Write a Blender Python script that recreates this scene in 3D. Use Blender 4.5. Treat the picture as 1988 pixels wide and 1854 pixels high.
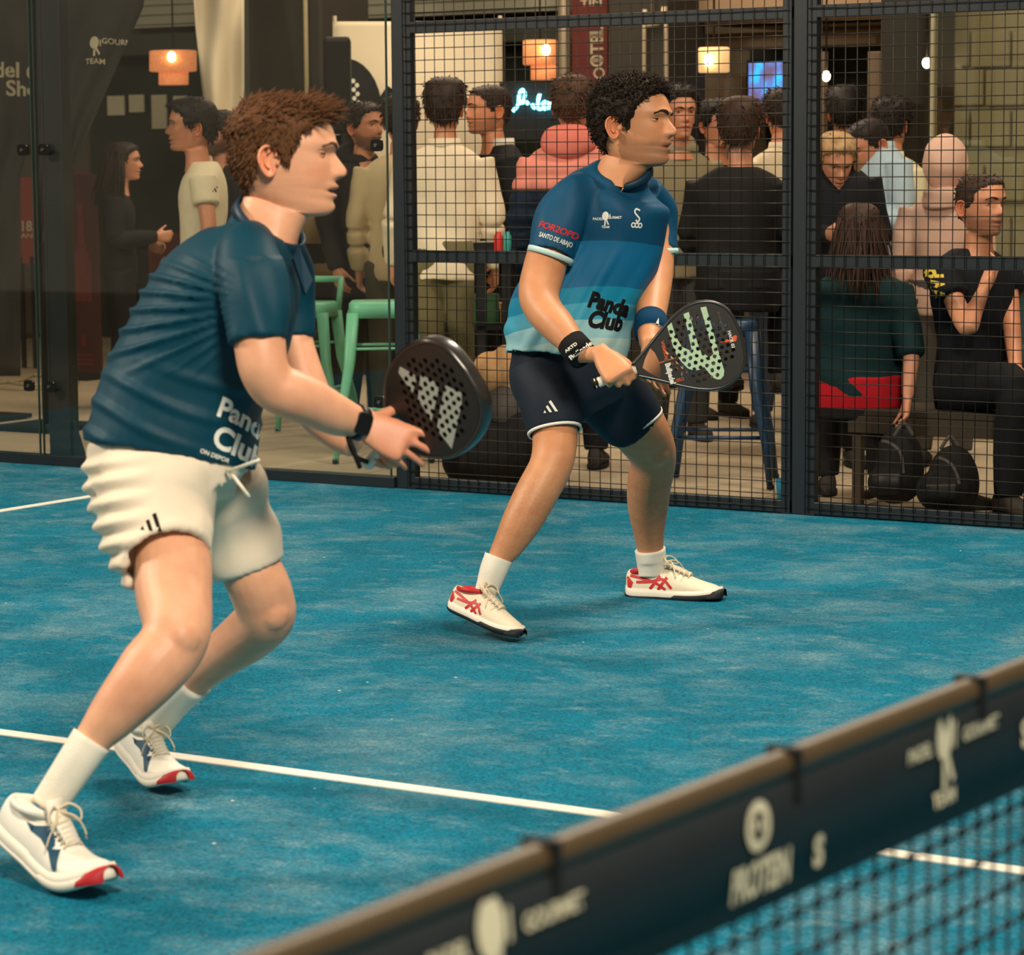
import bpy, bmesh, math, random
import numpy as np
from mathutils import Vector, Matrix
from mathutils.bvhtree import BVHTree

scene = bpy.context.scene
for o in list(bpy.data.objects): bpy.data.objects.remove(o)
COL = scene.collection
rng = np.random.default_rng(7)
random.seed(7)

# ------------------------------------------------------------------ camera
CAM = np.array([1.2241, -5.4942, 1.4732])
YAW, PITCH, ROLL = .5964, .1224, -.0118
FPX, PPX, PPY, IW, IH = 5642.68, 789.289, 987.427, 1988, 1854
cD = np.array([-math.sin(YAW)*math.cos(PITCH), math.cos(YAW)*math.cos(PITCH), -math.sin(PITCH)])
_r = np.array([math.cos(YAW), math.sin(YAW), 0]); _u = np.cross(_r, cD)
cR = math.cos(ROLL)*_r + math.sin(ROLL)*_u
cU = math.cos(ROLL)*_u - math.sin(ROLL)*_r
cam_data = bpy.data.cameras.new('camera')
cam = bpy.data.objects.new('camera', cam_data); COL.objects.link(cam)
cam.matrix_world = Matrix(((cR[0], cU[0], -cD[0], CAM[0]), (cR[1], cU[1], -cD[1], CAM[1]), (cR[2], cU[2], -cD[2], CAM[2]), (0, 0, 0, 1)))
cam_data.sensor_fit = 'HORIZONTAL'; cam_data.sensor_width = 36
cam_data.lens = FPX/IW*36
cam_data.shift_x = (IW/2-PPX)/IW
cam_data.shift_y = (PPY-IH/2)/IW
cam_data.clip_start = .05; cam_data.clip_end = 200
cam_data.dof.use_dof = True; cam_data.dof.focus_distance = 9.6; cam_data.dof.aperture_fstop = 7.0
scene.camera = cam

# ------------------------------------------------------------------ world, lights, exposure
w = bpy.data.worlds.new('world'); scene.world = w; w.use_nodes = True
bg = w.node_tree.nodes['Background']; bg.inputs[0].default_value = (1.0, .80, .60, 1); bg.inputs[1].default_value = .16
def area(name, loc, target, size, power, col=(1, .86, .68), size_y=None):
    l = bpy.data.lights.new(name, 'AREA'); l.energy = power; l.color = col; l.size = size
    if size_y: l.shape = 'RECTANGLE'; l.size_y = size_y
    o = bpy.data.objects.new(name, l); COL.objects.link(o); o.location = loc
    o.rotation_euler = (Vector(target)-Vector(loc)).to_track_quat('-Z', 'Y').to_euler()
    return o
area('court_floodlight', (2.2, -4.6, 6.2), (-3.2, 1.0, .6), 1.6, 590)
area('court_floodlight.001', (-9.5, -3.6, 6.0), (-3.2, 1.0, .8), 1.6, 520)
area('court_floodlight.002', (-2.2, 4.4, 6.6), (-3.0, .5, .6), 1.6, 300)
area('hall_light', (-7.6, 9.3, 4.05), (-7.2, 9.6, 0), 3.4, 150, (1, .80, .58))
area('hall_light.001', (-3.4, 8.9, 4.05), (-3.6, 8.8, 0), 2.4, 62, (1, .74, .48))
scene.view_settings.view_transform = 'Standard'; scene.view_settings.look = 'None'
scene.view_settings.gamma = 1; scene.view_settings.use_curve_mapping = False
scene.view_settings.exposure = .42

# ------------------------------------------------------------------ pixel to place
def ray(x, y): return cR*(x-PPX)/FPX - cU*(y-PPY)/FPX + cD
def atD(x, y, D): return CAM + ray(x, y)*D
def atY(x, y, Y): v = ray(x, y); return CAM + v*(Y-CAM[1])/v[1]
def onfloor(x, y, z=0.): v = ray(x, y); return CAM + v*(z-CAM[2])/v[2]
def depth(P): return float((np.asarray(P)-CAM) @ cD)
def nrm(v): v = np.asarray(v, float); return v/(np.linalg.norm(v)+1e-12)
def cv(r, u, t): return cR*r + cU*u - cD*t      # right, up, toward the camera

# ------------------------------------------------------------------ materials
def s2l(c):
    c = np.asarray(c, float)/255.
    return tuple(np.where(c <= .04045, c/12.92, ((c+.055)/1.055)**2.4))
MATS = {}
def mat(name, rgb, rough=.6, spec=.4, metal=0, var=.12, scale=40, bump=0., bscale=200, emit=0, attr=None, coat=0, sheen=0, sub=0, alpha=1):
    if name in MATS: return MATS[name]
    m = bpy.data.materials.new(name); m.use_nodes = True; MATS[name] = m
    nt = m.node_tree; N = nt.nodes; L = nt.links; b = N['Principled BSDF']
    b.inputs['Roughness'].default_value = rough; b.inputs['Metallic'].default_value = metal
    b.inputs['Specular IOR Level'].default_value = spec
    if coat: b.inputs['Coat Weight'].default_value = coat; b.inputs['Coat Roughness'].default_value = .15
    if sheen: b.inputs['Sheen Weight'].default_value = sheen; b.inputs['Sheen Roughness'].default_value = .4
    if sub:
        b.inputs['Subsurface Weight'].default_value = sub; b.inputs['Subsurface Radius'].default_value = (1, .35, .2); b.inputs['Subsurface Scale'].default_value = .008
    if alpha < 1: b.inputs['Alpha'].default_value = alpha
    tc = N.new('ShaderNodeTexCoord'); no = N.new('ShaderNodeTexNoise'); no.inputs['Scale'].default_value = scale; no.inputs['Detail'].default_value = 4
    L.new(tc.outputs['Object'], no.inputs['Vector'])
    mr = N.new('ShaderNodeMapRange'); mr.inputs[3].default_value = 1-var; mr.inputs[4].default_value = 1+var
    L.new(no.outputs['Fac'], mr.inputs[0])
    mx = N.new('ShaderNodeMix'); mx.data_type = 'RGBA'; mx.blend_type = 'MULTIPLY'; mx.inputs[0].default_value = 1
    if attr:
        a = N.new('ShaderNodeAttribute'); a.attribute_name = attr; L.new(a.outputs['Color'], mx.inputs[6])
    else: mx.inputs[6].default_value = (*s2l(rgb), 1)
    L.new(mr.outputs[0], mx.inputs[7]); L.new(mx.outputs[2], b.inputs['Base Color'])
    if emit:
        L.new(mx.outputs[2], b.inputs['Emission Color']); b.inputs['Emission Strength'].default_value = emit
    if bump:
        n2 = N.new('ShaderNodeTexNoise'); n2.inputs['Scale'].default_value = bscale; n2.inputs['Detail'].default_value = 3
        L.new(tc.outputs['Object'], n2.inputs['Vector'])
        bp = N.new('ShaderNodeBump'); bp.inputs['Strength'].default_value = bump; bp.inputs['Distance'].default_value = .004
        L.new(n2.outputs['Fac'], bp.inputs['Height']); L.new(bp.outputs[0], b.inputs['Normal'])
    return m
def glass_mat(name, tint, refl=.06, trans=.92, rough=.02):
    m = bpy.data.materials.new(name); m.use_nodes = True; nt = m.node_tree; N = nt.nodes; L = nt.links
    N.remove(N['Principled BSDF']); out = N['Material Output']
    tr = N.new('ShaderNodeBsdfTransparent'); tr.inputs[0].default_value = (*[trans*t for t in tint], 1)
    gl = N.new('ShaderNodeBsdfGlossy'); gl.inputs['Roughness'].default_value = rough; gl.inputs[0].default_value = (.9, .95, .92, 1)
    fr = N.new('ShaderNodeFresnel'); fr.inputs[0].default_value = 1.35
    ad = N.new('ShaderNodeMath'); ad.operation = 'ADD'; ad.inputs[1].default_value = refl; L.new(fr.outputs[0], ad.inputs[0])
    # dust film
    df = N.new('ShaderNodeBsdfDiffuse'); df.inputs[0].default_value = (.55, .52, .42, 1)
    tc = N.new('ShaderNodeTexCoord'); no = N.new('ShaderNodeTexNoise'); no.inputs['Scale'].default_value = 3; no.inputs['Detail'].default_value = 6
    L.new(tc.outputs['Object'], no.inputs['Vector'])
    mr = N.new('ShaderNodeMapRange'); mr.inputs[1].default_value = .35; mr.inputs[2].default_value = .9; mr.inputs[3].default_value = .001; mr.inputs[4].default_value = .012
    L.new(no.outputs['Fac'], mr.inputs[0])
    m1 = N.new('ShaderNodeMixShader'); L.new(ad.outputs[0], m1.inputs[0]); L.new(tr.outputs[0], m1.inputs[1]); L.new(gl.outputs[0], m1.inputs[2])
    m2 = N.new('ShaderNodeMixShader'); L.new(mr.outputs[0], m2.inputs[0]); L.new(m1.outputs[0], m2.inputs[1]); L.new(df.outputs[0], m2.inputs[2])
    L.new(m2.outputs[0], out.inputs[0]); MATS[name] = m
    return m

# ------------------------------------------------------------------ mesh building
class MB:
    def __init__(s): s.v = []; s.f = []; s.n = 0
    def add(s, v, f):
        v = np.asarray(v, float); s.v.append(v); n = s.n; s.f += (f+n).tolist() if isinstance(f, np.ndarray) else [tuple(i+n for i in q) for q in f]; s.n += len(v); return s
    def verts(s): return np.concatenate(s.v) if s.v else np.zeros((0, 3))
    def box(s, lo, hi, M=None, o=None):
        lo, hi = np.asarray(lo, float), np.asarray(hi, float)
        v = np.array([[(lo, hi)[i][0], (lo, hi)[j][1], (lo, hi)[k][2]] for i in (0, 1) for j in (0, 1) for k in (0, 1)])
        if M is not None: v = v @ np.asarray(M)
        if o is not None: v = v + np.asarray(o)
        return s.add(v, [(0, 1, 3, 2), (4, 6, 7, 5), (0, 4, 5, 1), (2, 3, 7, 6), (0, 2, 6, 4), (1, 5, 7, 3)])
    def loft(s, rings, cap=True, closed=False):
        n = len(rings[0]); m = len(rings); f = []
        for i in range(m-1+(1 if closed else 0)):
            a, b = i*n, ((i+1) % m)*n
            f += [(a+j, a+(j+1) % n, b+(j+1) % n, b+j) for j in range(n)]
        if cap and not closed: f += [tuple(range(n))[::-1], tuple(range((m-1)*n, m*n))]
        return s.add(np.concatenate(rings), f)
    def tube(s, pts, r, n=8, ref=None, ratio=1, cap=True):
        pts = np.asarray(pts, float); rr = np.broadcast_to(np.asarray(r, float), (len(pts),))
        return s.loft(rings_along(pts, rr, rr*ratio, n, ref), cap)
    def cap(s, p0, p1, r0, r1, n=12):
        p0, p1 = np.asarray(p0, float), np.asarray(p1, float); t = nrm(p1-p0); P = []; R = []
        for a in np.linspace(-80, 0, 4): P.append(p0+t*r0*math.sin(math.radians(a))); R.append(r0*math.cos(math.radians(a)))
        for a in np.linspace(0, 80, 4): P.append(p1+t*r1*math.sin(math.radians(a))); R.append(r1*math.cos(math.radians(a)))
        fr = frame(t); rings = [circ(p, fr[0]*r_, fr[1]*r_, n) for p, r_ in zip(P, R)]
        return s.loft(rings)
    def ell(s, c, ax, n=20, m=12):
        c = np.asarray(c, float); ax = [np.asarray(a, float) for a in ax]; rings = []
        for a in np.linspace(-86, 86, m):
            a = math.radians(a); rings.append(circ(c+ax[2]*math.sin(a), ax[0]*math.cos(a), ax[1]*math.cos(a), n))
        return s.loft(rings)
def frame(t, ref=None):
    t = nrm(t); ref = np.array([0, 0, 1.]) if ref is None else np.asarray(ref, float)
    if abs(nrm(ref) @ t) > .95: ref = np.array([1., 0, 0]) if abs(t[0]) < .9 else np.array([0, 1., 0])
    a = nrm(np.cross(t, ref)); return a, np.cross(a, t)
def circ(c, a, b, n, p=2.):
    th = np.arange(n)*2*math.pi/n; ct, st = np.cos(th), np.sin(th)
    if p != 2.: ct = np.sign(ct)*np.abs(ct)**(2/p); st = np.sign(st)*np.abs(st)**(2/p)
    return c + ct[:, None]*a + st[:, None]*b
def rings_along(pts, ra, rb, n=16, ref=None, p=2.):
    pts = np.asarray(pts, float); t = np.gradient(pts, axis=0); out = []
    for i in range(len(pts)):
        a, b = frame(t[i], ref); out.append(circ(pts[i], a*ra[i], b*rb[i], n, p))
    return out
def crom(P, k=6):
    P = np.asarray(P, float); out = []
    Q = np.vstack([2*P[0]-P[1], P, 2*P[-1]-P[-2]])
    for i in range(1, len(Q)-2):
        p0, p1, p2, p3 = Q[i-1], Q[i], Q[i+1], Q[i+2]
        for t in np.arange(k)/k:
            out.append(.5*(2*p1+(p2-p0)*t+(2*p0-5*p1+4*p2-p3)*t*t+(3*p1-p0-3*p2+p3)*t**3))
    out.append(P[-1]); return np.array(out)
def setmesh(name, v, f, smooth=True):
    me = bpy.data.meshes.new(name); v = np.asarray(v, np.float32)
    if isinstance(f, np.ndarray): tot = np.full(len(f), f.shape[1], np.int32); flat_ = f.ravel().astype(np.int32)
    else: tot = np.array([len(q) for q in f], np.int32); flat_ = np.fromiter((i for q in f for i in q), np.int32)
    me.vertices.add(len(v)); me.vertices.foreach_set('co', v.ravel()); me.loops.add(len(flat_)); me.loops.foreach_set('vertex_index', flat_)
    me.polygons.add(len(tot)); me.polygons.foreach_set('loop_start', np.r_[0, np.cumsum(tot)[:-1]].astype(np.int32)); me.polygons.foreach_set('loop_total', tot)
    me.update(calc_edges=True); me.validate()
    if smooth: me.shade_smooth()
    else: me.shade_flat()
    return me
def fix_normals(me):
    bm = bmesh.new(); bm.from_mesh(me); bmesh.ops.recalc_face_normals(bm, faces=bm.faces); bm.to_mesh(me); bm.free()
def base_of(parent):
    b = np.zeros(3)
    while parent is not None: b += np.array(parent.location); parent = parent.parent
    return b
def obj(name, mb, m, parent=None, smooth=True, label=None, cat=None, group=None, kind=None, bevel=0, col=None, recalc=True):
    """one mesh object from world-space geometry; origin at the parent's base or at its own lowest centre"""
    v = mb.verts() if isinstance(mb, MB) else np.asarray(mb[0], float); f = mb.f if isinstance(mb, MB) else mb[1]
    if parent is None:
        base = np.array([(v[:, 0].min()+v[:, 0].max())/2, (v[:, 1].min()+v[:, 1].max())/2, v[:, 2].min()]); loc = base
    else: base = base_of(parent); loc = np.zeros(3)
    me = setmesh(name, v-base, f, smooth)
    if recalc and not isinstance(f, np.ndarray): fix_normals(me)
    if col is not None:
        a = me.color_attributes.new('Col', 'FLOAT_COLOR', 'POINT')
        a.data.foreach_set('color', np.c_[col, np.ones(len(col))].astype(np.float32).ravel())
    o = bpy.data.objects.new(name, me); COL.objects.link(o); o.location = loc; o.parent = parent
    if m is not None: me.materials.append(MATS[m] if isinstance(m, str) else m)
    if bevel:
        bv = o.modifiers.new('bevel', 'BEVEL'); bv.width = bevel; bv.segments = 2; bv.limit_method = 'ANGLE'; bv.angle_limit = .6
    tag(o, label, cat, group, kind); return o
def tag(o, label=None, cat=None, group=None, kind=None):
    if label: o['label'] = label
    if cat: o['category'] = cat
    if group: o['group'] = group
    if kind: o['kind'] = kind
    return o
def thing(name, loc, label, cat, group=None, kind=None):
    o = bpy.data.objects.new(name, None); COL.objects.link(o); o.location = tuple(loc); o.empty_display_size = .1
    return tag(o, label, cat, group, kind)
def remesh(mb, voxel, iters=4, fac=.5):
    me = setmesh('tmp', mb.verts(), mb.f); fix_parts(me)
    o = bpy.data.objects.new('tmp', me); COL.objects.link(o)
    r = o.modifiers.new('r', 'REMESH'); r.mode = 'VOXEL'; r.voxel_size = voxel
    if iters: s = o.modifiers.new('s', 'SMOOTH'); s.factor = fac; s.iterations = iters
    dg = bpy.context.evaluated_depsgraph_get(); e = o.evaluated_get(dg); m2 = e.to_mesh()
    v = np.zeros(len(m2.vertices)*3); m2.vertices.foreach_get('co', v); v = v.reshape(-1, 3).copy()
    f = np.zeros(len(m2.loops), np.int32); m2.loops.foreach_get('vertex_index', f); f = f.reshape(-1, 4)
    e.to_mesh_clear(); bpy.data.objects.remove(o); bpy.data.meshes.remove(me)
    return v, f
def fix_parts(me):
    fix_normals(me)
def vnormals(v, f):
    v = np.asarray(v); n = np.zeros_like(v)
    q = f if isinstance(f, np.ndarray) else np.array([t if len(t) == 4 else (t[0], t[1], t[2], t[2]) for t in f if len(t) in (3, 4)])
    fn = np.cross(v[q[:, 2]]-v[q[:, 0]], v[q[:, 3]]-v[q[:, 1]])
    for k in range(4): np.add.at(n, q[:, k], fn)
    return n/(np.linalg.norm(n, axis=1)[:, None]+1e-12)
def waves(p, seed, freq, octv=6):
    """smooth pseudo noise in [-1,1] from sums of sines"""
    r = np.random.default_rng(seed); out = np.zeros(len(p))
    for i in range(octv):
        k = r.normal(size=3); k = k/np.linalg.norm(k)*freq*r.uniform(.6, 1.6); out += np.sin(p @ k + r.uniform(0, 6.28))
    return out/octv**.5/1.2
def noise_bump(v, f, amp, freq, seed=1):
    return v + vnormals(v, f)*(waves(v, seed, freq)*amp)[:, None]
def text_mesh(s, size=1., bold=0., shear=0., align='CENTER', space=1.):
    c = bpy.data.curves.new('t', 'FONT'); c.body = s; c.size = size; c.offset = bold; c.shear = shear; c.align_x = align; c.align_y = 'CENTER'; c.space_character = space; c.resolution_u = 4
    o = bpy.data.objects.new('t', c); COL.objects.link(o)
    dg = bpy.context.evaluated_depsgraph_get(); e = o.evaluated_get(dg); me = e.to_mesh()
    v = np.array([q.co[:] for q in me.vertices]); f = [tuple(p.vertices) for p in me.polygons]
    e.to_mesh_clear(); bpy.data.objects.remove(o); bpy.data.curves.remove(c)
    return v, f
def poly(pts):
    p = np.asarray(pts, float); return np.c_[p, np.zeros(len(p))], [tuple(range(len(p)))]
def ellipse_poly(cx, cy, a, b, n=24, rot=0):
    t = np.arange(n)*2*math.pi/n; x, y = a*np.cos(t), b*np.sin(t); c, s = math.cos(rot), math.sin(rot)
    return poly(np.c_[cx+c*x-s*y, cy+s*x+c*y])
def stroke(pts, w):
    """flat ribbon along a 2-D polyline"""
    p = np.asarray(pts, float)[:, :2]; t = np.gradient(p, axis=0); t /= np.linalg.norm(t, axis=1)[:, None]+1e-9; nn = np.c_[-t[:, 1], t[:, 0]]
    w = np.broadcast_to(np.asarray(w, float), (len(p),))[:, None]/2
    v = np.r_[p+nn*w, p-nn*w]; k = len(p)
    return np.c_[v, np.zeros(len(v))], [(i, i+1, k+i+1, k+i) for i in range(k-1)]
def merge(*shapes):
    m = MB()
    for v, f in shapes: m.add(v, f)
    return m.verts(), m.f
def dice(v, f, step):
    bm = bmesh.new(); vs = [bm.verts.new(q) for q in v]
    for q in f:
        try: bm.faces.new([vs[i] for i in q])
        except ValueError: pass
    for ax in (0, 1):
        lo, hi = v[:, ax].min(), v[:, ax].max(); n = int((hi-lo)/step)
        for k in range(1, n+1):
            co = [0, 0, 0]; co[ax] = lo+k*step; no = [0, 0, 0]; no[ax] = 1
            bmesh.ops.bisect_plane(bm, geom=bm.verts[:]+bm.edges[:]+bm.faces[:], plane_co=co, plane_no=no)
    bmesh.ops.triangulate(bm, faces=bm.faces[:])
    bm.verts.index_update(); V = np.array([q.co[:] for q in bm.verts]); F = [tuple(q.index for q in p.verts) for p in bm.faces]; bm.free()
    return V, F
def bvh_of(v, f): return BVHTree.FromPolygons(np.asarray(v).tolist(), f.tolist() if isinstance(f, np.ndarray) else f)
def islands(v, f):
    p = list(range(len(v)))
    def find(i):
        while p[i] != i: p[i] = p[p[i]]; i = p[i]
        return i
    for q in f:
        for i in q[1:]: p[find(i)] = find(q[0])
    gr = {}
    for q in f: gr.setdefault(find(q[0]), []).append(q)
    out = []
    for fs in gr.values():
        u = sorted({i for q in fs for i in q}); mp_ = {i: k for k, i in enumerate(u)}; out.append((v[u], [tuple(mp_[i] for i in q) for q in fs]))
    return out
def drape_each(shape, *a, **k):
    """one object for each separate letter or bar of the print"""
    tg = list(a); tg[3] = tg[3] if isinstance(tg[3], BVHTree) else bvh_of(*tg[3])
    for sh in islands(*shape): drape(sh, *tg, one=True, **k)
def drape(shape, o, ex, ey, target, name, m, parent, lift=.0015, step=.012, d=None, label=None, jump=.03, one=False):
    """lay a flat print on the surface of the target mesh (v,f): origin o, print axes ex, ey"""
    v, f = dice(*shape, step); ex, ey = np.asarray(ex, float), np.asarray(ey, float)
    d = nrm(np.cross(ex, ey)) if d is None else np.asarray(d, float)
    bvh = target if isinstance(target, BVHTree) else bvh_of(*target)
    P = np.asarray(o)+v[:, :1]*ex+v[:, 1:2]*ey; out = []; ok = []
    for p in P:
        h = bvh.ray_cast(Vector(p+d*.4), Vector(-d), 1.)
        if h[0] is None: out.append(p); ok.append(False)
        else: out.append(np.array(h[0])+d*lift); ok.append(True)
    F = [q for q in f if all(ok[i] for i in q)]
    if not F: return None
    # keep only what lies on the near surface: drop faces that jump in depth
    out = np.array(out); F = [q for q in F if max(np.ptp(out[list(q)] @ d), 0) < jump]
    if not F: return None
    if one: out, F = max(islands(out, F), key=lambda q: len(q[1]))
    mb = MB().add(out, F)
    return obj(name, mb, m, parent, smooth=True, recalc=False, label=label)
def flat(shape, o, ex, ey, name, m, parent, lift=.001, thick=0.0012):
    v, f = shape; n = nrm(np.cross(ex, ey)); P = np.asarray(o)+v[:, :1]*np.asarray(ex)+v[:, 1:2]*np.asarray(ey)
    mb = MB().add(P+n*lift, f)
    return obj(name, mb, m, parent, smooth=False, recalc=False)
# ================================================================== the place
def turf_material():
    m = bpy.data.materials.new('blue_turf'); m.use_nodes = True; nt = m.node_tree; N = nt.nodes; L = nt.links; b = N['Principled BSDF']
    tc = N.new('ShaderNodeTexCoord')
    def noise(sc, det=6, rough=.6, vec=None, dist=0):
        n = N.new('ShaderNodeTexNoise'); n.inputs['Scale'].default_value = sc; n.inputs['Detail'].default_value = det; n.inputs['Roughness'].default_value = rough; n.inputs['Distortion'].default_value = dist
        L.new(vec or tc.outputs['Object'], n.inputs['Vector']); return n.outputs['Fac']
    def mp(s, rz):
        q = N.new('ShaderNodeMapping'); q.inputs['Scale'].default_value = s; q.inputs['Rotation'].default_value = (0, 0, rz); L.new(tc.outputs['Object'], q.inputs[0]); return q.outputs[0]
    def rng_(x, a, b_, c=0, d=1):
        q = N.new('ShaderNodeMapRange'); q.inputs[1].default_value = a; q.inputs[2].default_value = b_; q.inputs[3].default_value = c; q.inputs[4].default_value = d; L.new(x, q.inputs[0]); return q.outputs[0]
    def mul(x, y):
        q = N.new('ShaderNodeMath'); q.operation = 'MULTIPLY'
        L.new(x, q.inputs[0])
        if isinstance(y, (int, float)): q.inputs[1].default_value = y
        else: L.new(y, q.inputs[1])
        return q.outputs[0]
    def add(x, y):
        q = N.new('ShaderNodeMath'); q.operation = 'ADD'; q.use_clamp = True; L.new(x, q.inputs[0]); L.new(y, q.inputs[1]); return q.outputs[0]
    patch = rng_(noise(1.9, 9, .72, mp((1, 1.15, 1), -.5), .2), .47, .78)
    streak = rng_(noise(6.5, 7, .75, mp((1, 1.4, 1), -.62), .3), .54, .82)
    fleck = rng_(noise(110, 4, .9), .44, .60)
    fine = noise(105, 5, .95)
    sand = mul(add(mul(patch, .75), mul(streak, .75)), add(mul(fleck, .75), rng_(fine, 0, 1, .12, .3)))
    blue = N.new('ShaderNodeValToRGB'); e = blue.color_ramp.elements
    e[0].position = .36; e[0].color = (*s2l((0, 44, 66)), 1); e[1].position = .64; e[1].color = (*s2l((2, 150, 184)), 1)
    L.new(fine, blue.inputs[0])
    big = N.new('ShaderNodeMix'); big.data_type = 'RGBA'; big.blend_type = 'MULTIPLY'; big.inputs[0].default_value = 1
    L.new(blue.outputs[0], big.inputs[6]); q = N.new('ShaderNodeCombineColor'); v = rng_(noise(2.1, 4), .3, .7, .84, 1.14)
    for k in range(3): L.new(v, q.inputs[k])
    L.new(q.outputs[0], big.inputs[7])
    mx = N.new('ShaderNodeMix'); mx.data_type = 'RGBA'; L.new(sand, mx.inputs[0]); L.new(big.outputs[2], mx.inputs[6]); mx.inputs[7].default_value = (*s2l((170, 196, 198)), 1)
    # scattered grains and crumbs
    vo = N.new('ShaderNodeTexVoronoi'); vo.inputs['Scale'].default_value = 9; L.new(tc.outputs['Object'], vo.inputs['Vector'])
    cr = rng_(vo.outputs['Distance'], .035, .05, 1, 0)
    vo2 = N.new('ShaderNodeTexWhiteNoise'); L.new(vo.outputs['Position'], vo2.inputs[0]); keep = rng_(vo2.outputs[0], .80, .81)
    m2 = N.new('ShaderNodeMix'); m2.data_type = 'RGBA'; L.new(mul(cr, keep), m2.inputs[0]); L.new(mx.outputs[2], m2.inputs[6]); m2.inputs[7].default_value = (*s2l((230, 228, 215)), 1)
    L.new(m2.outputs[2], b.inputs['Base Color']); b.inputs['Roughness'].default_value = .85; b.inputs['Specular IOR Level'].default_value = .15
    bp = N.new('ShaderNodeBump'); bp.inputs['Strength'].default_value = .7; bp.inputs['Distance'].default_value = .006; L.new(fine, bp.inputs['Height']); L.new(bp.outputs[0], b.inputs['Normal'])
    MATS['blue_turf'] = m
turf_material()
mat('line_white', (238, 236, 222), .8, .2, var=.10, scale=120, bump=.5, bscale=400)
mat('frame_black', (24, 32, 38), .42, .5, var=.15, scale=9)
mat('wire', (46, 42, 36), .35, .6, metal=.6, var=.1)
mat('concrete', (176, 160, 134), .8, .25, var=.13, scale=5, bump=.15, bscale=30)
mat('concrete_dark', (92, 82, 66), .85, .2, var=.2, scale=3)
mat('plaster_warm', (148, 124, 98), .85, .2, var=.12, scale=4)
mat('cladding', (172, 170, 148), .7, .3, var=.10, scale=6)
mat('column_dark', (46, 42, 34), .7, .3, var=.15, scale=3)
mat('beam_green', (66, 70, 58), .6, .3, var=.1, scale=4)
mat('black_matt', (16, 16, 15), .6, .3, var=.2, scale=20)
mat('black_gloss', (13, 14, 14), .28, .5, var=.1, scale=20)
mat('rubber', (20, 21, 22), .75, .3, var=.2, scale=60)
mat('steel', (120, 116, 104), .35, .5, metal=.9, var=.1)
mat('banner_cream', (196, 184, 158), .8, .2, var=.06, scale=3)
mat('white_paint', (226, 222, 208), .5, .4, var=.05)
glass_mat('court_glass', (.97, .975, .955), .0, trans=.98)
glass_mat('shop_glass', (.90, .93, .85), .06, trans=.94)

def X_at(px, Y, py=500): return atY(px, py, Y)[0]
def Z_at(px, py, Y): return atY(px, py, Y)[2]
def pbox(x0, y0, x1, y1, Y, t=.05, mb=None):
    """axis-aligned slab whose front face fills the pixel rectangle at wall distance Y"""
    xm, ym = (x0+x1)/2, (y0+y1)/2
    mb = mb or MB(); mb.box((X_at(x0, Y, ym), Y, Z_at(xm, y1, Y)), (X_at(x1, Y, ym), Y+t, Z_at(xm, y0, Y))); return mb

# floors
court = obj('floor', MB().box((-10, -5.0, -.012), (10, 5.06, 0)), 'blue_turf', smooth=False, kind='structure', label='blue sanded artificial turf of the padel court', cat='floor')
def court_line(lo, hi, lab):
    obj('trim_1' if 'centre' in lab else 'trim_2', MB().box((*lo, .0), (*hi, .003)), 'line_white', smooth=False, kind='structure', label=lab, cat='court line')
court_line((-7.15, -.026), (7.15, .026), 'white centre line running under the net')
court_line((-6.976, -5), (-6.924, 4.98), 'white service line behind the left player')
hall = obj('floor', MB().box((-26, -9, -.06), (12, 16, -.024)), 'concrete_dark', smooth=False, kind='structure', label='grey concrete hall floor beyond the court fence', cat='floor')
slab_me = None
for i in range(13):
    for j in range(6):
        x, y = -14.6+i*1.02, 5.10+j*1.32
        if slab_me is None:
            o = obj('paving_slab', MB().box((x, y, -.024), (x+1.01, y+1.31, -.004)), 'concrete', hall, smooth=False, bevel=.003); slab_me = o; sx, sy = x, y
        else:
            o = slab_me.copy(); COL.objects.link(o); o.parent = hall; o.location = slab_me.location + Vector((x-sx, y-sy, rng.uniform(-.002, .001)))

# court enclosure: posts, glass, mesh panels ------------------------------------------------
def fence_post(x, label, foot=True, w_=.07, behind=0.):
    t = thing('fence_post', (x, 5.03+behind, 0), label, 'post')
    m = MB().box((x-w_/2, 5.01+behind, 0), (x+w_/2, 5.08+behind, 4.0)); obj('upright', m, 'frame_black', t, smooth=False, bevel=.004)
    if foot:
        m = MB().box((x-w_/2-.05, 5.0+behind, 0), (x+w_/2+.08, 5.14+behind, .012)); obj('base_plate', m, 'frame_black', t, smooth=False)
        g = MB().add([(x+w_/2, 5.03+behind, .012), (x+w_/2+.06, 5.03+behind, .012), (x+w_/2+.06, 5.03+behind, .06), (x+w_/2, 5.03+behind, .22),
                      (x+w_/2, 5.05+behind, .012), (x+w_/2+.06, 5.05+behind, .012), (x+w_/2+.06, 5.05+behind, .06), (x+w_/2, 5.05+behind, .22)],
                     [(0, 1, 2, 3), (7, 6, 5, 4), (0, 4, 5, 1), (1, 5, 6, 2), (2, 6, 7, 3), (3, 7, 4, 0)])
        obj('gusset', g, 'frame_black', t, smooth=False)
    return t
P8, P6, P4, P2 = -8.0, -5.93, -4.0, -2.02
fence_post(P8+.07, 'black post behind the joint of the two glass panes', True, .13, .03)
fence_post(P6, 'black post between the glass pane and the wire mesh', False, .06)
fence_post(P4, 'black post between the two wire mesh panels', False, .06)
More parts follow.
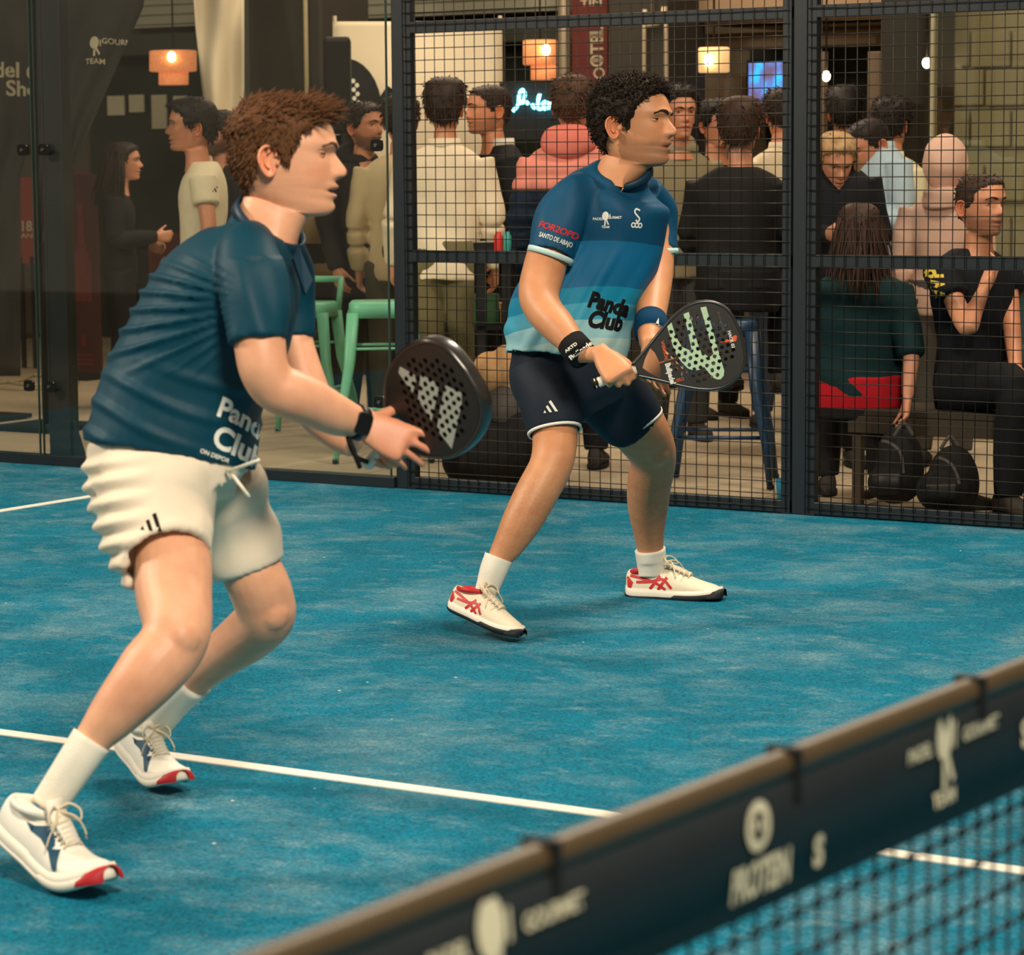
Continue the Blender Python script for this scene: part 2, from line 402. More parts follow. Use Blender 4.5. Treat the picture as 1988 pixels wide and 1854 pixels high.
def glass_panel(x0, x1, label, clamps):
    t = thing('glass_wall', ((x0+x1)/2, 5.0, .045), label, 'glass panel')
    obj('pane', MB().box((x0, 4.988, .045), (x1, 5.0, 3.0)), 'court_glass', t, smooth=False)
    mat('glass_edge', (58, 76, 70), .2, .6)
    for xe in (x0, x1): obj('pane_edge', MB().box((xe-.0015, 4.987, .045), (xe+.0015, 5.001, 3.0)), 'glass_edge', t, smooth=False)
    for cx, cz in clamps:
        r = [circ(np.array([cx, 4.985-.012*k, cz]), np.array([.032, 0, 0]), np.array([0, 0, .027]), 16, 4.) for k in (0, 1)]
        c = obj('clamp', MB().loft(r), 'black_gloss', t, smooth=False, bevel=.002)
        obj('bolt', MB().loft([circ(np.array([cx, 4.972-.006*k, cz]), np.array([.008, 0, 0]), np.array([0, 0, .008]), 12) for k in (0, 1)]), 'steel', c, smooth=False)
    return t
glass_panel(-9.98, P8-.012, 'tempered glass pane at the left edge of the court', [(P8-.06, 1.50), (P8-.06, .38)])
glass_panel(P8+.012, P6-.045, 'wide tempered glass pane behind the left player', [(P8+.07, 1.50), (P8+.07, .38), (P6-.09, 1.50), (P6-.09, .38)])
obj('trim_3', MB().box((-10, 4.99, 0), (P6-.03, 5.05, .05)), 'frame_black', smooth=False, bevel=.004, kind='structure', label='black sill under the glass panes', cat='sill')

def mesh_panel(x0, x1, label):
    t = thing('mesh_panel', ((x0+x1)/2, 5.03, 0), label, 'fence panel')
    for z in (.03, 1.02, 2.0, 3.0): obj('rail', MB().box((x0, 5.005, z-.025), (x1, 5.045, z+.025)), 'frame_black', t, smooth=False, bevel=.003)
    for xx in (x0+.02, x1-.02): obj('stile', MB().box((xx-.02, 5.004, .0), (xx+.02, 5.046, 3.02)), 'frame_black', t, smooth=False, bevel=.003)
    m = MB(); r = .0021
    n = int((x1-x0)/.0508); off = ((x1-x0)-n*.0508)/2
    for i in range(n+1): m.tube([(x0+off+i*.0508, 4.998, .01), (x0+off+i*.0508, 4.998, 3.0)], r, 5)
    for i in range(59):
        z = .03+i*.0508; k = 10; xs = np.linspace(x0+.005, x1-.005, k)
        P = np.c_[xs, np.full(k, 4.9935), z+rng.normal(0, .0006, k)]; m.tube(P, r, 5)
    obj('wire_mesh', m, 'wire', t, kind='stuff', recalc=False)
    return t
mesh_panel(P6+.035, P4-.035, 'welded wire mesh panel behind the right player')
mesh_panel(P4+.035, P2-.035, 'welded wire mesh panel at the right edge, in front of the bench')

# the net ------------------------------------------------------------------------------------
mat('net_band', (19, 27, 31), .55, .35, var=.15, scale=14)
mat('net_tape_sheen', (66, 53, 33), .45, .5, var=.15, scale=25)  # brown stands for light caught on black vinyl, put into the colour
mat('net_cord', (15, 17, 18), .7, .3)
mat('print_cream', (205, 200, 172), .7, .3, var=.05)
mat('print_white', (232, 232, 222), .7, .3, var=.04)
net = thing('padel_net', (0, 0, 0), 'black net with a sponsor-printed top band in the foreground', 'net')
def zt(y): return .8985+.012*(abs(y)/5)**2+.004
ys = np.linspace(-4.9, 4.9, 60)
rings = []
for y in ys:
    z = zt(y); prof = [(-.013, -.024), (-.0135, -.012), (-.009, -.002), (0, .001), (.009, -.002), (.0135, -.012), (.013, -.024), (0.0, -.024)]
    rings.append(np.array([(a, y, z+b_) for a, b_ in prof]))
obj('top_tape', MB().loft(rings), 'net_tape_sheen', net)
rings = []
for y in ys:
    z = zt(y); wv = .003*math.sin(y*3.1)
    rings.append(np.array([(.0125, y, z-.022), (.014+wv, y, z-.07), (.011-wv, y, z-.140), (-.011-wv, y, z-.140), (-.014+wv, y, z-.07), (-.0125, y, z-.022)]))
band = obj('band', MB().loft(rings), 'net_band', net)
m = MB()
for i in range(int(9.8/.0435)):
    y = -4.9+i*.0435; m.tube([(0, y, .02), (0, y, zt(y)-.13)], .0021, 5)
for k in range(18):
    m.tube([(.001, y, zt(y)-.145-.0435*k-.02) for y in ys], .0021, 5)
for i in range(int(9.8/.0435)):
    y = -4.9+i*.0435
    if -4.4 < y < -2.0:
        for k in range(12): z = zt(y)-.165-.0435*k; m.ell((0, y, z), [(.005, 0, 0), (0, .0045, 0), (0, 0, .0055)], 6, 5)
obj('cord_mesh', m, 'net_cord', net, kind='stuff', recalc=False)
for y in (-3.50, -3.06, -2.62, -2.18):
    mm = MB().loft([np.array([(.0165, y+dy, zt(y)+.003), (.0165, y+dy, zt(y)-.045), (-.0165, y+dy, zt(y)-.045), (-.0165, y+dy, zt(y)+.003)]) for dy in (-.006, .006)])
    obj('tie', mm, 'net_cord', net, smooth=False)
EY = np.array([0, 1., 0]); EZ = np.array([0, 0, 1.])
bt = (np.concatenate([r for r in rings]), MB().loft(rings).f)
bandbvh = bvh_of(*bt)
def netprint(shape, y, z, name='printed_mark', m='print_cream'):
    return drape(shape, (0, y, z), EY, EZ, bandbvh, name, m, net, lift=.0030, step=.02, d=np.array([1., 0, 0]))
def racket_logo(s):
    a = ellipse_poly(0, .25*s, .30*s, .40*s, 28); b_ = stroke([(.02*s, -.18*s), (.0, -.62*s)], .13*s); c = stroke([(.12*s, -.1*s), (.34*s, -.52*s)], .12*s)
    d_ = stroke([(.40*s, .42*s), (.40*s, .0)], .07*s)
    return merge(a, b_, c, d_)
def place_team(y, s, z0):
    netprint(racket_logo(s), y, z0)
    v, f = text_mesh('GOURMET', .020, .0006); netprint((v+[.096, 0, 0], f), y, z0+.008)
    v, f = text_mesh('PADEL', .020, .0006); netprint((v-[.062, 0, 0], f), y, z0+.008)
    v, f = text_mesh('TEAM', .022, .0006); netprint((v, f), y, z0-.050)
place_team(-3.605, .066, .846)
place_team(-2.72, .066, .846)
netprint(merge(stroke([(math.cos(a)*.019, math.sin(a)*.019) for a in np.linspace(0, 6.29, 26)], .010), *[ellipse_poly(sx*.006, .001, .0035, .006, 12) for sx in (-1, 1)]), -3.145, .852)
v, f = text_mesh('PROTEIN', .040, .0016); v[:, 0] *= .72; netprint((v*[1, 1.1, 1], f), -3.135, .801)
for y_ in (-3.015, -2.50):
    v, f = text_mesh('S', .04, .002); netprint((v, f), y_, .80 if y_ < -2.6 else .825)

# the hall behind the court ------------------------------------------------------------------
YB = 13.0
obj('wall_back', MB().box((-26, YB, -.02), (9, YB+.2, 6)), 'concrete_dark', smooth=False, kind='structure')
wl = obj('wall_left', MB().box((X_at(240, 12.6), 12.6, Z_at(330, 52, 12.6)), (X_at(1100, 12.6), 12.8, 4)), 'cladding', smooth=False, kind='structure')
for k in range(6):
    z0 = Z_at(330, 52, 12.6)+.02+k*.075
    obj('cladding_board', MB().box((X_at(240, 12.55), 12.572, z0), (X_at(1100, 12.55), 12.6, z0+.066)), 'cladding', wl, smooth=False, bevel=.008)
obj('trim_4', pbox(200, 50, 1110, 94, 12.45, .2), 'beam_green', smooth=False, bevel=.01, kind='structure', label='grey green beam over the shop fronts', cat='beam')
mat('shop_dark', (34, 40, 32), .7, .3, var=.35, scale=2.5)
obj('wall_shop', pbox(180, 94, 1110, 760, 12.75, .1), 'shop_dark', smooth=False, kind='structure')
obj('ceiling', MB().box((-26, 7.7, 4.2), (9, 13.2, 4.4)), 'concrete_dark', smooth=False, kind='structure')
# columns
def column(x0, x1, Y, t, m, label, y0=-200):
    o = thing('column', ((X_at(x0, Y)+X_at(x1, Y))/2, Y+t/2, 0), label, 'column', kind='structure')
    obj('shaft', MB().box((X_at(x0, Y), Y, 0), (X_at(x1, Y), Y+t, 4.5)), m, o, smooth=False, bevel=.02)
    return o
c1 = column(470, 630, 9.9, .55, 'column_dark', 'wide dark column behind the left player with a pale conduit')
obj('conduit', MB().tube([(X_at(597, 9.85), 9.87, .0), (X_at(597, 9.85), 9.87, 4.4)], .016, 10), mat('conduit_pale', (150, 138, 104), .5, .4), c1)
obj('corner_strip', MB().box((X_at(470, 9.88), 9.88, 0), (X_at(488, 9.88), 9.90, 4.4)), 'beam_green', c1, smooth=False)
c2 = column(1183, 1296, 10.2, .5, 'column_dark', 'dark column behind the right player with a metal pipe loop')
xa, xb = X_at(1250, 10.15), X_at(1292, 10.15); za = Z_at(1270, 48, 10.15)
mat('pipe_grey', (150, 136, 112), .45, .4, metal=.3)
obj('pipe_loop', MB().tube(crom([(xa, 10.16, 0.1), (xa, 10.16, za-.06), (xa+.02, 10.16, za-.01), (xa+.06, 10.16, za), (xb-.04, 10.16, za), (xb, 10.16, za-.05), (xb, 10.16, .1)], 4), .014, 8), 'pipe_grey', c2)
obj('pipe', MB().tube([((xa+xb)/2-.02, 10.16, za), ((xa+xb)/2-.02, 10.16, 4.3)], .011, 8), 'pipe_grey', c2)
c3 = column(1706, 1792, 8.6, .4, 'column_dark', 'black column beside the glass screen on the right')
# right hand shop front
mat('concrete_brown', (112, 96, 76), .85, .2, var=.15, scale=3)
ws = obj('wall_right', pbox(1290, 145, 1460, 720, 11.6, .3), 'concrete_brown', smooth=False, kind='structure')
obj('trim_5', MB().box((X_at(1296, 10.6), 10.6, Z_at(1450, 40, 10.6)), (X_at(1720, 10.6), 12.6, Z_at(1450, 40, 10.6)+.5)), 'plaster_warm', smooth=False, bevel=.01, kind='structure', label='warm plaster soffit above the right hand shops', cat='soffit')
obj('trim_6', pbox(1290, 62, 1700, 92, 11.0, .4), 'concrete_brown', smooth=False, bevel=.01, kind='structure', label='brown lintel under the plaster soffit', cat='lintel')
obj('wall_niche', pbox(1455, 92, 1720, 720, 11.8, .2), 'shop_dark', smooth=False, kind='structure')
mat('niche_tan', (120, 104, 84), .8, .2)
obj('door_frame', pbox(1682, 100, 1706, 700, 9.2, .1), 'niche_tan', smooth=False, kind='structure', bevel=.005, label='tan door jamb between the crowd and the black column', cat='door frame')
obj('door_frame', pbox(1592, 100, 1598, 700, 9.2, .05), 'niche_tan', smooth=False, kind='structure', label='thin tan door jamb beside the black fence post', cat='door frame')
# stone wall and glass screen at the far right
mat('stone', (146, 136, 112), .85, .2, var=.22, scale=2.2, bump=.3, bscale=12)
sw = obj('wall_stone', pbox(1790, -150, 2300, 560, 11.4, .3), 'stone', smooth=False, kind='structure')
for k, yy in enumerate((60, 135, 215, 320, 420)):
    for j, (xx0, xx1) in enumerate(((1812, 1880), (1884, 1960), (1964, 2060))):
        s_ = (k % 2)*28
        obj('stone_block', pbox(xx0+s_, yy, xx1+s_, yy+(70 if k < 4 else 90), 11.36, .05), 'stone', sw, smooth=False, bevel=.012)
t = thing('glass_screen', (X_at(1880, 8.2), 8.2, 0), 'greenish glass screen at the right with a pale metal edge', 'glass screen')
obj('pane', MB().box((X_at(1812, 8.2), 8.2, 0), (X_at(2250, 8.2), 8.212, 3.2)), 'shop_glass', t, smooth=False)
mat('edge_pale', (168, 158, 124), .4, .5)
obj('edge_profile', MB().box((X_at(1804, 8.2), 8.18, 0), (X_at(1811, 8.2), 8.23, 3.2)), 'edge_pale', t, smooth=False)
# ================================================================== people: shared anatomy
HEAD_ROWS = [(.1275, .008, .1275, -.012, .010, 2.), (.1255, .03, .1255, -.032, .030, 2.), (.121, .055, .121, -.055, .048, 2.), (.112, .080, .111, -.076, .062, 2.05), (.100, .099, .096, -.090, .070, 2.1),
 (.080, .112, .075, -.101, .0755, 2.2), (.060, .1185, .052, -.105, .0775, 2.25), (.044, .1235, .034, -.105, .0775, 2.3), (.034, .1205, .022, -.104, .077, 2.3), (.024, .1155, .012, -.103, .0765, 2.25),
 (.010, .1150, .000, -.100, .075, 2.2), (-.004, .1160, -.012, -.096, .073, 2.12), (-.018, .1185, -.022, -.091, .071, 2.05), (-.028, .1200, -.030, -.087, .069, 2.), (-.037, .1200, -.036, -.083, .0675, 1.95),
 (-.044, .1200, -.041, -.080, .066, 1.9), (-.051, .1190, -.046, -.077, .0645, 1.85), (-.057, .1180, -.050, -.075, .063, 1.8), (-.063, .1172, -.053, -.073, .0615, 1.8), (-.069, .1162, -.056, -.072, .060, 1.78),
 (-.078, .1150, -.062, -.069, .0575, 1.75), (-.090, .1170, -.069, -.067, .0535, 1.75), (-.101, .1130, -.074, -.066, .049, 1.75), (-.108, .1020, -.079, -.065, .046, 1.8), (-.110, .086, -.085, -.065, .047, 1.9), (-.110, .068, -.091, -.066, .050, 2.)]
NECK_UP = [(-.113, .052, -.099, -.067, .053, 2.), (-.128, .045, -.112, -.070, .0545, 2.), (-.155, .043, -.145, -.074, .057, 2.), (-.19, .046, -.18, -.082, .066, 2.), (-.215, .05, -.205, -.09, .085, 2.)]
NECK_FWD = [(-.116, .062, -.072, -.078, .053, 2.), (-.136, .050, -.080, -.083, .056, 2.), (-.165, .040, -.090, -.088, .060, 2.), (-.200, .034, -.108, -.092, .064, 2.), (-.225, .03, -.135, -.095, .070, 2.)]
NECK_SLIM = [(-.116, .056, -.074, -.080, .052, 2.), (-.132, .040, -.084, -.090, .053, 2.), (-.152, .020, -.100, -.100, .054, 2.), (-.175, -.004, -.125, -.112, .054, 2.), (-.20, -.03, -.15, -.124, .054, 2.)]
HAIRLINE = ([-.13, -.09, -.07, -.047, -.042, -.005, .008, .022, .034, .05, .075, .1, .14], [-.072, -.070, -.060, -.035, .024, .028, .004, -.012, .02, .055, .080, .094, .097])
def head_surface(neck='up', nseg=72, sub=3):
    rows = HEAD_ROWS + {'up': NECK_UP, 'fwd': NECK_FWD, 'slim': NECK_SLIM}[neck]; A = crom(np.array(rows), sub)
    u = np.arange(nseg)/nseg*2*math.pi; phi = u - .32*np.sin(u) - .06*np.sin(2*u)   # denser at the front
    V = []
    for zf, yf, zb, yb, w_, nf in A:
        c, s = np.cos(phi), np.sin(phi); ym = -.012 if zf > -.03 else -.012+.014*min(1, (-.03-zf)/.06)
        front = c > 0; n = np.where(front, max(nf, 1.2), 2.05)
        x = w_*np.sign(s)*np.abs(s)**(2/n); y = np.where(front, ym+(yf-ym)*np.abs(c)**(2/n), ym+(yb-ym)*-np.sign(c)*np.abs(c)**(2/n))
        k = (1+c)/2; k = k*k*(3-2*k); V.append(np.c_[x, y, zb+(zf-zb)*k])
    n = nseg; m = len(V); F = []
    for i in range(m-1): F += [(i*n+j, (i+1)*n+j, (i+1)*n+(j+1) % n, i*n+(j+1) % n) for j in range(n)]
    F.append(tuple(range(n)))
    return np.concatenate(V), F
def g(a, s): return np.exp(-(a/s)**2)
def head(neck='up', nseg=72, sub=3, skin=(205, 150, 118), beard=0., hairc=(60, 40, 25), lips=(168, 88, 74), mouth_open=0., nose=1., shape=(1, 1, 1), flush=.5, hairline=HAIRLINE, eye_open=1., brow=1.):
    """local head: y forward, z up, origin between the ear canals; returns verts, faces, colours, hair mask"""
    V, F = head_surface(neck, nseg, sub); x, y, z = V.T.copy(); ax = np.abs(x); fr = y > .03
    d = np.zeros(len(V))
    hN = np.interp(z, [-.034, -.029, -.022, -.012, -.004, .012, .026, .034], [0, .010, .0235, .0275, .024, .0125, .003, 0])*nose
    wN = np.interp(z, [-.03, -.014, .012, .03], [.0115, .0115, .0085, .0075])
    d += hN*np.exp(-(ax/wN)**2.6)
    d += .0085*nose*g(ax-.0145, .0062)*g(z+.0205, .0075)
    d -= .0150*g(ax-.033, .0155)*g(z-.020, .0115)
    d -= .004*g(ax-.016, .006)*g(z-.016, .012)
    d += .0045*brow*g(z-.041, .008)*np.exp(-((ax-.026)/.022)**2)
    d += .0035*g(ax-.05, .016)*g(z+.004, .016)
    d -= .0030*g(ax-.034, .010)*g(z+.048, .018)
    d -= .0022*g(ax-.0, .005)*g(z+.037, .006)
    d += .0015*g(ax-.022, .006)*g(z+.048, .010)
    d -= (.003+.010*mouth_open)*np.exp(-(ax/.021)**4)*g(z+.0575, .0022+.003*mouth_open)
    d += np.exp(-(ax/.0195)**2.4)*(.0078*g(z+.0465, .0068)+.0072*g(z+.0668, .0062))
    d += .003*np.exp(-((ax-.0)/.018)**2)*g(z+.092, .010)
    yn = y + np.where(fr, d, 0); V[:, 1] = yn
    C = np.tile(np.array(s2l(skin)), (len(V), 1))
    def mixc(c, k): nonlocal C; k = np.clip(k, 0, 1)[:, None]; C = C*(1-k)+np.array(c)*k
    face = (y > .0)
    mixc(np.array(s2l(skin))*[1.05, .74, .66], flush*.6*face*(g(ax-.042, .018)*g(z+.022, .022)+.8*g(ax, .014)*g(z+.016, .012)))
    if beard:
        jaw = np.clip((np.interp(y, [-.01, .02, .05, .09, .13], [-.004, -.010, -.026, -.026, -.024])-z)/.024, 0, 1)*np.clip((z+np.interp(y, [0, .05, .12], [.11, .125, .135]))/.014, 0, 1)*(y > -.012)
        jaw *= 1-.75*np.exp(-(ax/.010)**2)*g(z+.036, .004); jaw *= 1-.8*np.exp(-((ax-.046)/.014)**2)*g(z+.034, .014)
        mixc(np.array(s2l(hairc))*.8, beard*jaw)
    lipm = np.exp(-(ax/.0235)**4)*np.exp(-((z+.0572)/(.0095-.25*ax))**4)*(y > .08)
    mixc(s2l(lips), lipm*.85)
    mixc((.02, .008, .006), np.exp(-(ax/.019)**4)*g(z+.0577, .0016+.0028*mouth_open)*(y > .08))
    mixc((.03, .012, .01), 1.2*g(ax-.0075, .0036)*g(z+.0275, .0022)*(y > .1)*.9)
    hm = np.clip((z-np.interp(y, *hairline))/.006, 0, 1)
    mixc(np.array(s2l(hairc))*.9, hm)
    V = V*np.array(shape); mb = MB().add(V, F); cols = [C]; sk = np.array(s2l(skin))
    # ears
    rim = crom([(.002, .010), (.000, .024), (-.012, .033), (-.027, .027), (-.034, .008), (-.028, -.014), (-.016, -.031), (-.005, -.029), (.000, -.014)], 4)
    for s in (-1, 1):
        bx = .0725*shape[0]; e0 = MB()
        ox = bx+.006+np.clip(-rim[:, 0]/.034, 0, 1)*.013
        R = np.c_[s*ox, rim[:, 0]-.004, rim[:, 1]-.002]; e0.tube(R, .0036, 8)
        inner = np.array([0, -.014, -.002]); k = len(R)
        P0 = R-[s*.002, 0, 0]; P1 = np.c_[s*(bx+.004+.006*np.clip(-rim[:, 0]/.034, 0, 1)), (rim[:, 0]-.012)*.62-.004, rim[:, 1]*.62]; P2 = np.c_[np.full(k, s*(bx+.003)), rim[:, 0]*.25-.012, rim[:, 1]*.25-.004]
        e0.add(np.r_[P0, P1, P2], [(i, i+1, k+i+1, k+i) for i in range(k-1)]+[(k+i, k+i+1, 2*k+i+1, 2*k+i) for i in range(k-1)]+[tuple(range(2*k, 3*k))])
        bk = np.c_[np.full(k, s*(bx-.004)), rim[:, 0]*.7-.006, rim[:, 1]*.7]; e0.add(np.r_[R, bk], [(i, k+i, k+i+1, i+1) for i in range(k-1)])
        ah = crom([(-.012, .020), (-.022, .010), (-.021, -.008), (-.012, -.018)], 4); e0.tube(np.c_[np.full(len(ah), s*(bx+.0105)), ah[:, 0]-.003, ah[:, 1]], .0028, 6)
        e0.ell((s*(bx+.006), .002, -.006), [(s*.004, 0, 0), (0, .004, 0), (0, 0, .006)], 8, 6)
        ev = e0.verts(); mb.add(ev, e0.f); cols.append(np.tile(sk*[1.05, .80, .72], (len(ev), 1)))
    # eyelids
    for s in (-1, 1):
        c = np.array([s*.033, .0858, .0195])*shape
        for lo, hi, tint in ((13*eye_open-1, 80, .72), (-80, -10*eye_open-1, .88)):
            rr = []
            for a in np.linspace(lo, hi, 7):
                a = math.radians(a); th = np.linspace(-1.5, 1.5, 15); rr.append(c+np.c_[np.sin(th)*.0138*math.cos(a)*1.12, np.cos(th)*.0138*math.cos(a), np.full(15, .0138*math.sin(a))])
            v = np.concatenate(rr); f = [(i*15+j, i*15+j+1, (i+1)*15+j+1, (i+1)*15+j) for i in range(6) for j in range(14)]
            mb.add(v, f); cols.append(np.tile(sk*tint*[1, .88, .84], (len(v), 1)))
    return mb, np.concatenate(cols), (V, F, hm)
def add_eyes(t, hb, look=(0, 0), op=1.):
    for s in (-1, 1):
        c = np.array([s*.033, .0858, .0195]); dr = nrm([look[0], 1, look[1]]); a, b = frame(dr)
        e = obj('eye', xf(MB().ell(c, [(.0125*1.1, 0, 0), (0, .0125, 0), (0, 0, .0125)], 16, 12), hb), 'eye_white', t)
        obj('iris', xf(MB().loft([circ(c+dr*(.0108+.0022*k), a*.0070*q, b*.0070*q, 14) for k, q in ((-.5, 1.), (.5, .95), (1, .5))]), hb), 'eye_dark', e)
        th = np.linspace(-1.25, 1.25, 13); el = math.radians(13*op-2); obj('eyelashes', xf(MB().tube(c+np.c_[np.sin(th)*.0146*1.12*math.cos(el), np.cos(th)*.0146*math.cos(el), np.full(13, .0142*math.sin(el))], .0009, 6), hb), 'eye_dark', e)
def add_brows(t, hb, thick, m, col=None):
    for s in (-1, 1):
        P = crom([(s*.011, .1225, .0375), (s*.024, .1215, .0420), (s*.038, .1120, .0430), (s*.052, .0950, .0350)], 4); k = len(P); r = thick*np.interp(np.linspace(0, 1, k), [0, .3, 1], [.85, 1, .4])
        mb = xf(MB().loft(rings_along(P, r*.8, r*1.25, 8, (0, 0, 1))), hb); obj('eyebrow', mb, m, t, col=None if col is None else hair_colors(mb.verts(), col))
def eyes_mb(shape=(1, 1, 1), look=(0, 0)):
    whites, iris = MB(), MB()
    for s in (-1, 1):
        c = np.array([s*.033, .0858, .0195])*shape; dr = nrm([look[0], 1, look[1]]); whites.ell(c, [(.0125*1.1, 0, 0), (0, .0125, 0), (0, 0, .0125)], 16, 12)
        a, b = frame(dr); iris.loft([circ(c+dr*(.0108+.0022*k), a*.0068*q, b*.0068*q, 14) for k, q in ((-.5, 1.), (.5, .95), (1, .5))])
    return whites, iris
def brows_mb(shape=(1, 1, 1), thick=.0042, lift=0):
    m = MB()
    for s in (-1, 1):
        P = crom(np.array([(s*.011, .1260, .0375), (s*.024, .1250, .0420+lift), (s*.038, .1160, .0430+lift), (s*.052, .0985, .0350)])*shape, 4); k = len(P)
        m.tube(P-np.array([0, .0022, 0]), thick*np.interp(np.linspace(0, 1, k), [0, .3, 1], [.85, 1, .4]), 8, ref=(0, 0, 1), ratio=1.0)
    return m
def hair_cap(H, thick, keep=.02):
    """shell over the scalp: thick(y,z,x) gives the hair depth"""
    V, F, hm = H; N = vnormals(V, F); ctr = np.array([0, -.005, .02]); out = nrm_rows(V-ctr); N = np.where((N*out).sum(1)[:, None] < 0, -N, N)
    t = thick(V[:, 1], V[:, 2], np.abs(V[:, 0])); e = hm**.7
    P = V + N*(t*e)[:, None] + N*.0012*(e > 0)[:, None] - N*(.004*(1-e))[:, None]
    Fk = [q for q in F if min(hm[i] for i in q) > keep or max(hm[i] for i in q) > .5]
    used = sorted({i for q in Fk for i in q}); mp_ = {i: k for k, i in enumerate(used)}
    return P[used], [tuple(mp_[i] for i in q) for q in Fk], N[used], e[used]
def varea(P, F):
    a = np.zeros(len(P))
    for q in F:
        n_ = np.linalg.norm(np.cross(P[q[2 % len(q)]]-P[q[0]], P[q[-1]]-P[q[1]]))*.5
        for i in q: a[i] += n_
    return a
def nrm_rows(a): return a/(np.linalg.norm(a, axis=1)[:, None]+1e-12)
def tufts(P, N, E, count, length, flow, r=.0022, curl=0., seed=0, sel=None, jit=.35, A=None):
    q = np.random.default_rng(seed); m = MB(); w_ = (E > .6).astype(float)
    if sel is not None: w_ = w_*sel(P)
    if w_.sum() == 0: return m
    idx = q.choice(len(P), count, p=w_/w_.sum()) if A is None else q.choice(len(P), count, p=w_*A/(w_*A).sum())
    for i in idx:
        L = length(P[i])*q.uniform(.6, 1.25); d = nrm(flow(P[i], N[i])+q.normal(0, jit, 3)); p = P[i]+q.normal(0, .003, 3)-N[i]*.004; pts = [p]
        sd = nrm(np.cross(d, q.normal(size=3))); ph = q.uniform(0, 6)
        for k in range(1, 5):
            dd = d + N[i]*.15*(1-k/3); 
            if curl: dd = dd + curl*(sd*math.sin(ph+k*1.7)+np.cross(sd, d)*math.cos(ph+k*1.7))
            p = p + nrm(dd)*L/4; pts.append(p)
        rr = r*np.array([1, 1.05, .85, .55, .12])*q.uniform(.7, 1.3); m.tube(pts, rr, 4, cap=False)
    return m
class Basis:
    """placement of a local head: forward f, up u, at o with scale s"""
    def __init__(s, o, f, u, sc=1.):
        s.f = nrm(f); s.x = nrm(np.cross(s.f, u)); s.u = np.cross(s.x, s.f); s.o = np.asarray(o, float); s.sc = sc
    def __call__(s, v): v = np.asarray(v); return s.o + s.sc*(v[:, :1]*s.x + v[:, 1:2]*s.f + v[:, 2:3]*s.u)
def xf(mb, B): m = MB(); m.add(B(mb.verts()), mb.f); return m

FINGERS = [(.034, .072, .0093), (.012, .080, .0095), (-.011, .074, .0090), (-.032, .058, .0080)]   # index..little: offset to thumb side, length, radius
def hand(mb, wrist, f, n, s, curl=(25, 30, 20), thumb=(35, 20), splay=4, sc=1., per=None, wr=.026, thumb_in=.35):
    """palm and five fingers: f along the hand, n out of its back, s to the thumb side"""
    f = nrm(f); s = nrm(np.asarray(s)-f*(f @ s)); n0 = np.cross(s, f); n = n0 if n0 @ np.asarray(n) > 0 else -n0
    W = np.asarray(wrist, float); K = W + f*.098*sc
    rings = []
    for t, hw, hh in ((-.02, .026, .020), (.0, .027, .0195), (.03, .036, .0185), (.065, .042, .0165), (.095, .042, .0135), (.106, .037, .010)):
        rings.append(circ(W+f*t*sc, s*hw*sc, n*hh*sc, 18, 2.6))
    mb.loft(rings)
    mb.ell(W+f*.035*sc+s*.024*sc-n*.010*sc, [s*.017*sc, n*.015*sc, f*.032*sc], 12, 8)
    for i, (off, ln, r) in enumerate(FINGERS):
        c = per[i] if per else curl; base = W+f*(.094-.006*abs(i-1))*sc+s*off*sc
        a = 0; p = base; sp = math.radians(splay*(1.2-i*.8)); d0 = nrm(f*math.cos(sp)+s*math.sin(sp)); rr = r*sc
        for j, (frac, ang) in enumerate(zip((.46, .30, .24), c)):
            a += math.radians(ang); d = d0*math.cos(a)-n*math.sin(a); q = p+d*ln*frac*sc
            mb.cap(p, q, rr*(1-.07*j), rr*(1-.07*(j+1)), 10); p = q
    p = W+f*.022*sc+s*.026*sc-n*.006*sc; ta, tb = thumb
    d = nrm(f*math.cos(math.radians(ta))+s*math.sin(math.radians(ta))-n*thumb_in)
    for ln, r, bend in ((.044, .0135, 0), (.034, .0108, tb), (.027, .0095, tb)):
        b_ = math.radians(bend); d = nrm(d*math.cos(b_)+nrm(f-.8*n)*math.sin(b_)); q = p+d*ln*sc; mb.cap(p, q, r*sc, r*.9*sc, 10); p = q
def limb_px(mb, pts, k=5, n=20, ratio=1.):
    """tapered limb from (px, py, depth, half width px[, depth ratio])"""
    A = np.array([(*p, ratio) if len(p) == 4 else p for p in pts], float); A = crom(A, k)
    P = np.array([atD(a[0], a[1], a[2]) for a in A]); R = A[:, 3]*A[:, 2]/FPX; T = np.gradient(P, axis=0); rings = []
    for p, t, r, q in zip(P, T, R, A[:, 4]):
        v = nrm(CAM-p); a = nrm(np.cross(t, v)); b = nrm(np.cross(a, t)); rings.append(circ(p, a*r, b*r*q, n))
    mb.loft(rings); return P, R
def sleeve_rings(rings, depth=.03, inset=.007):
    """turn the end of an open garment inwards so that it has a real rim"""
    e = rings[-1]; c = e.mean(0); t = nrm(c-rings[-2].mean(0)); s = 1-inset/np.linalg.norm(e-c, axis=1).mean()
    return rings + [c+(e-c)*s, c+(e-c)*s-t*depth]

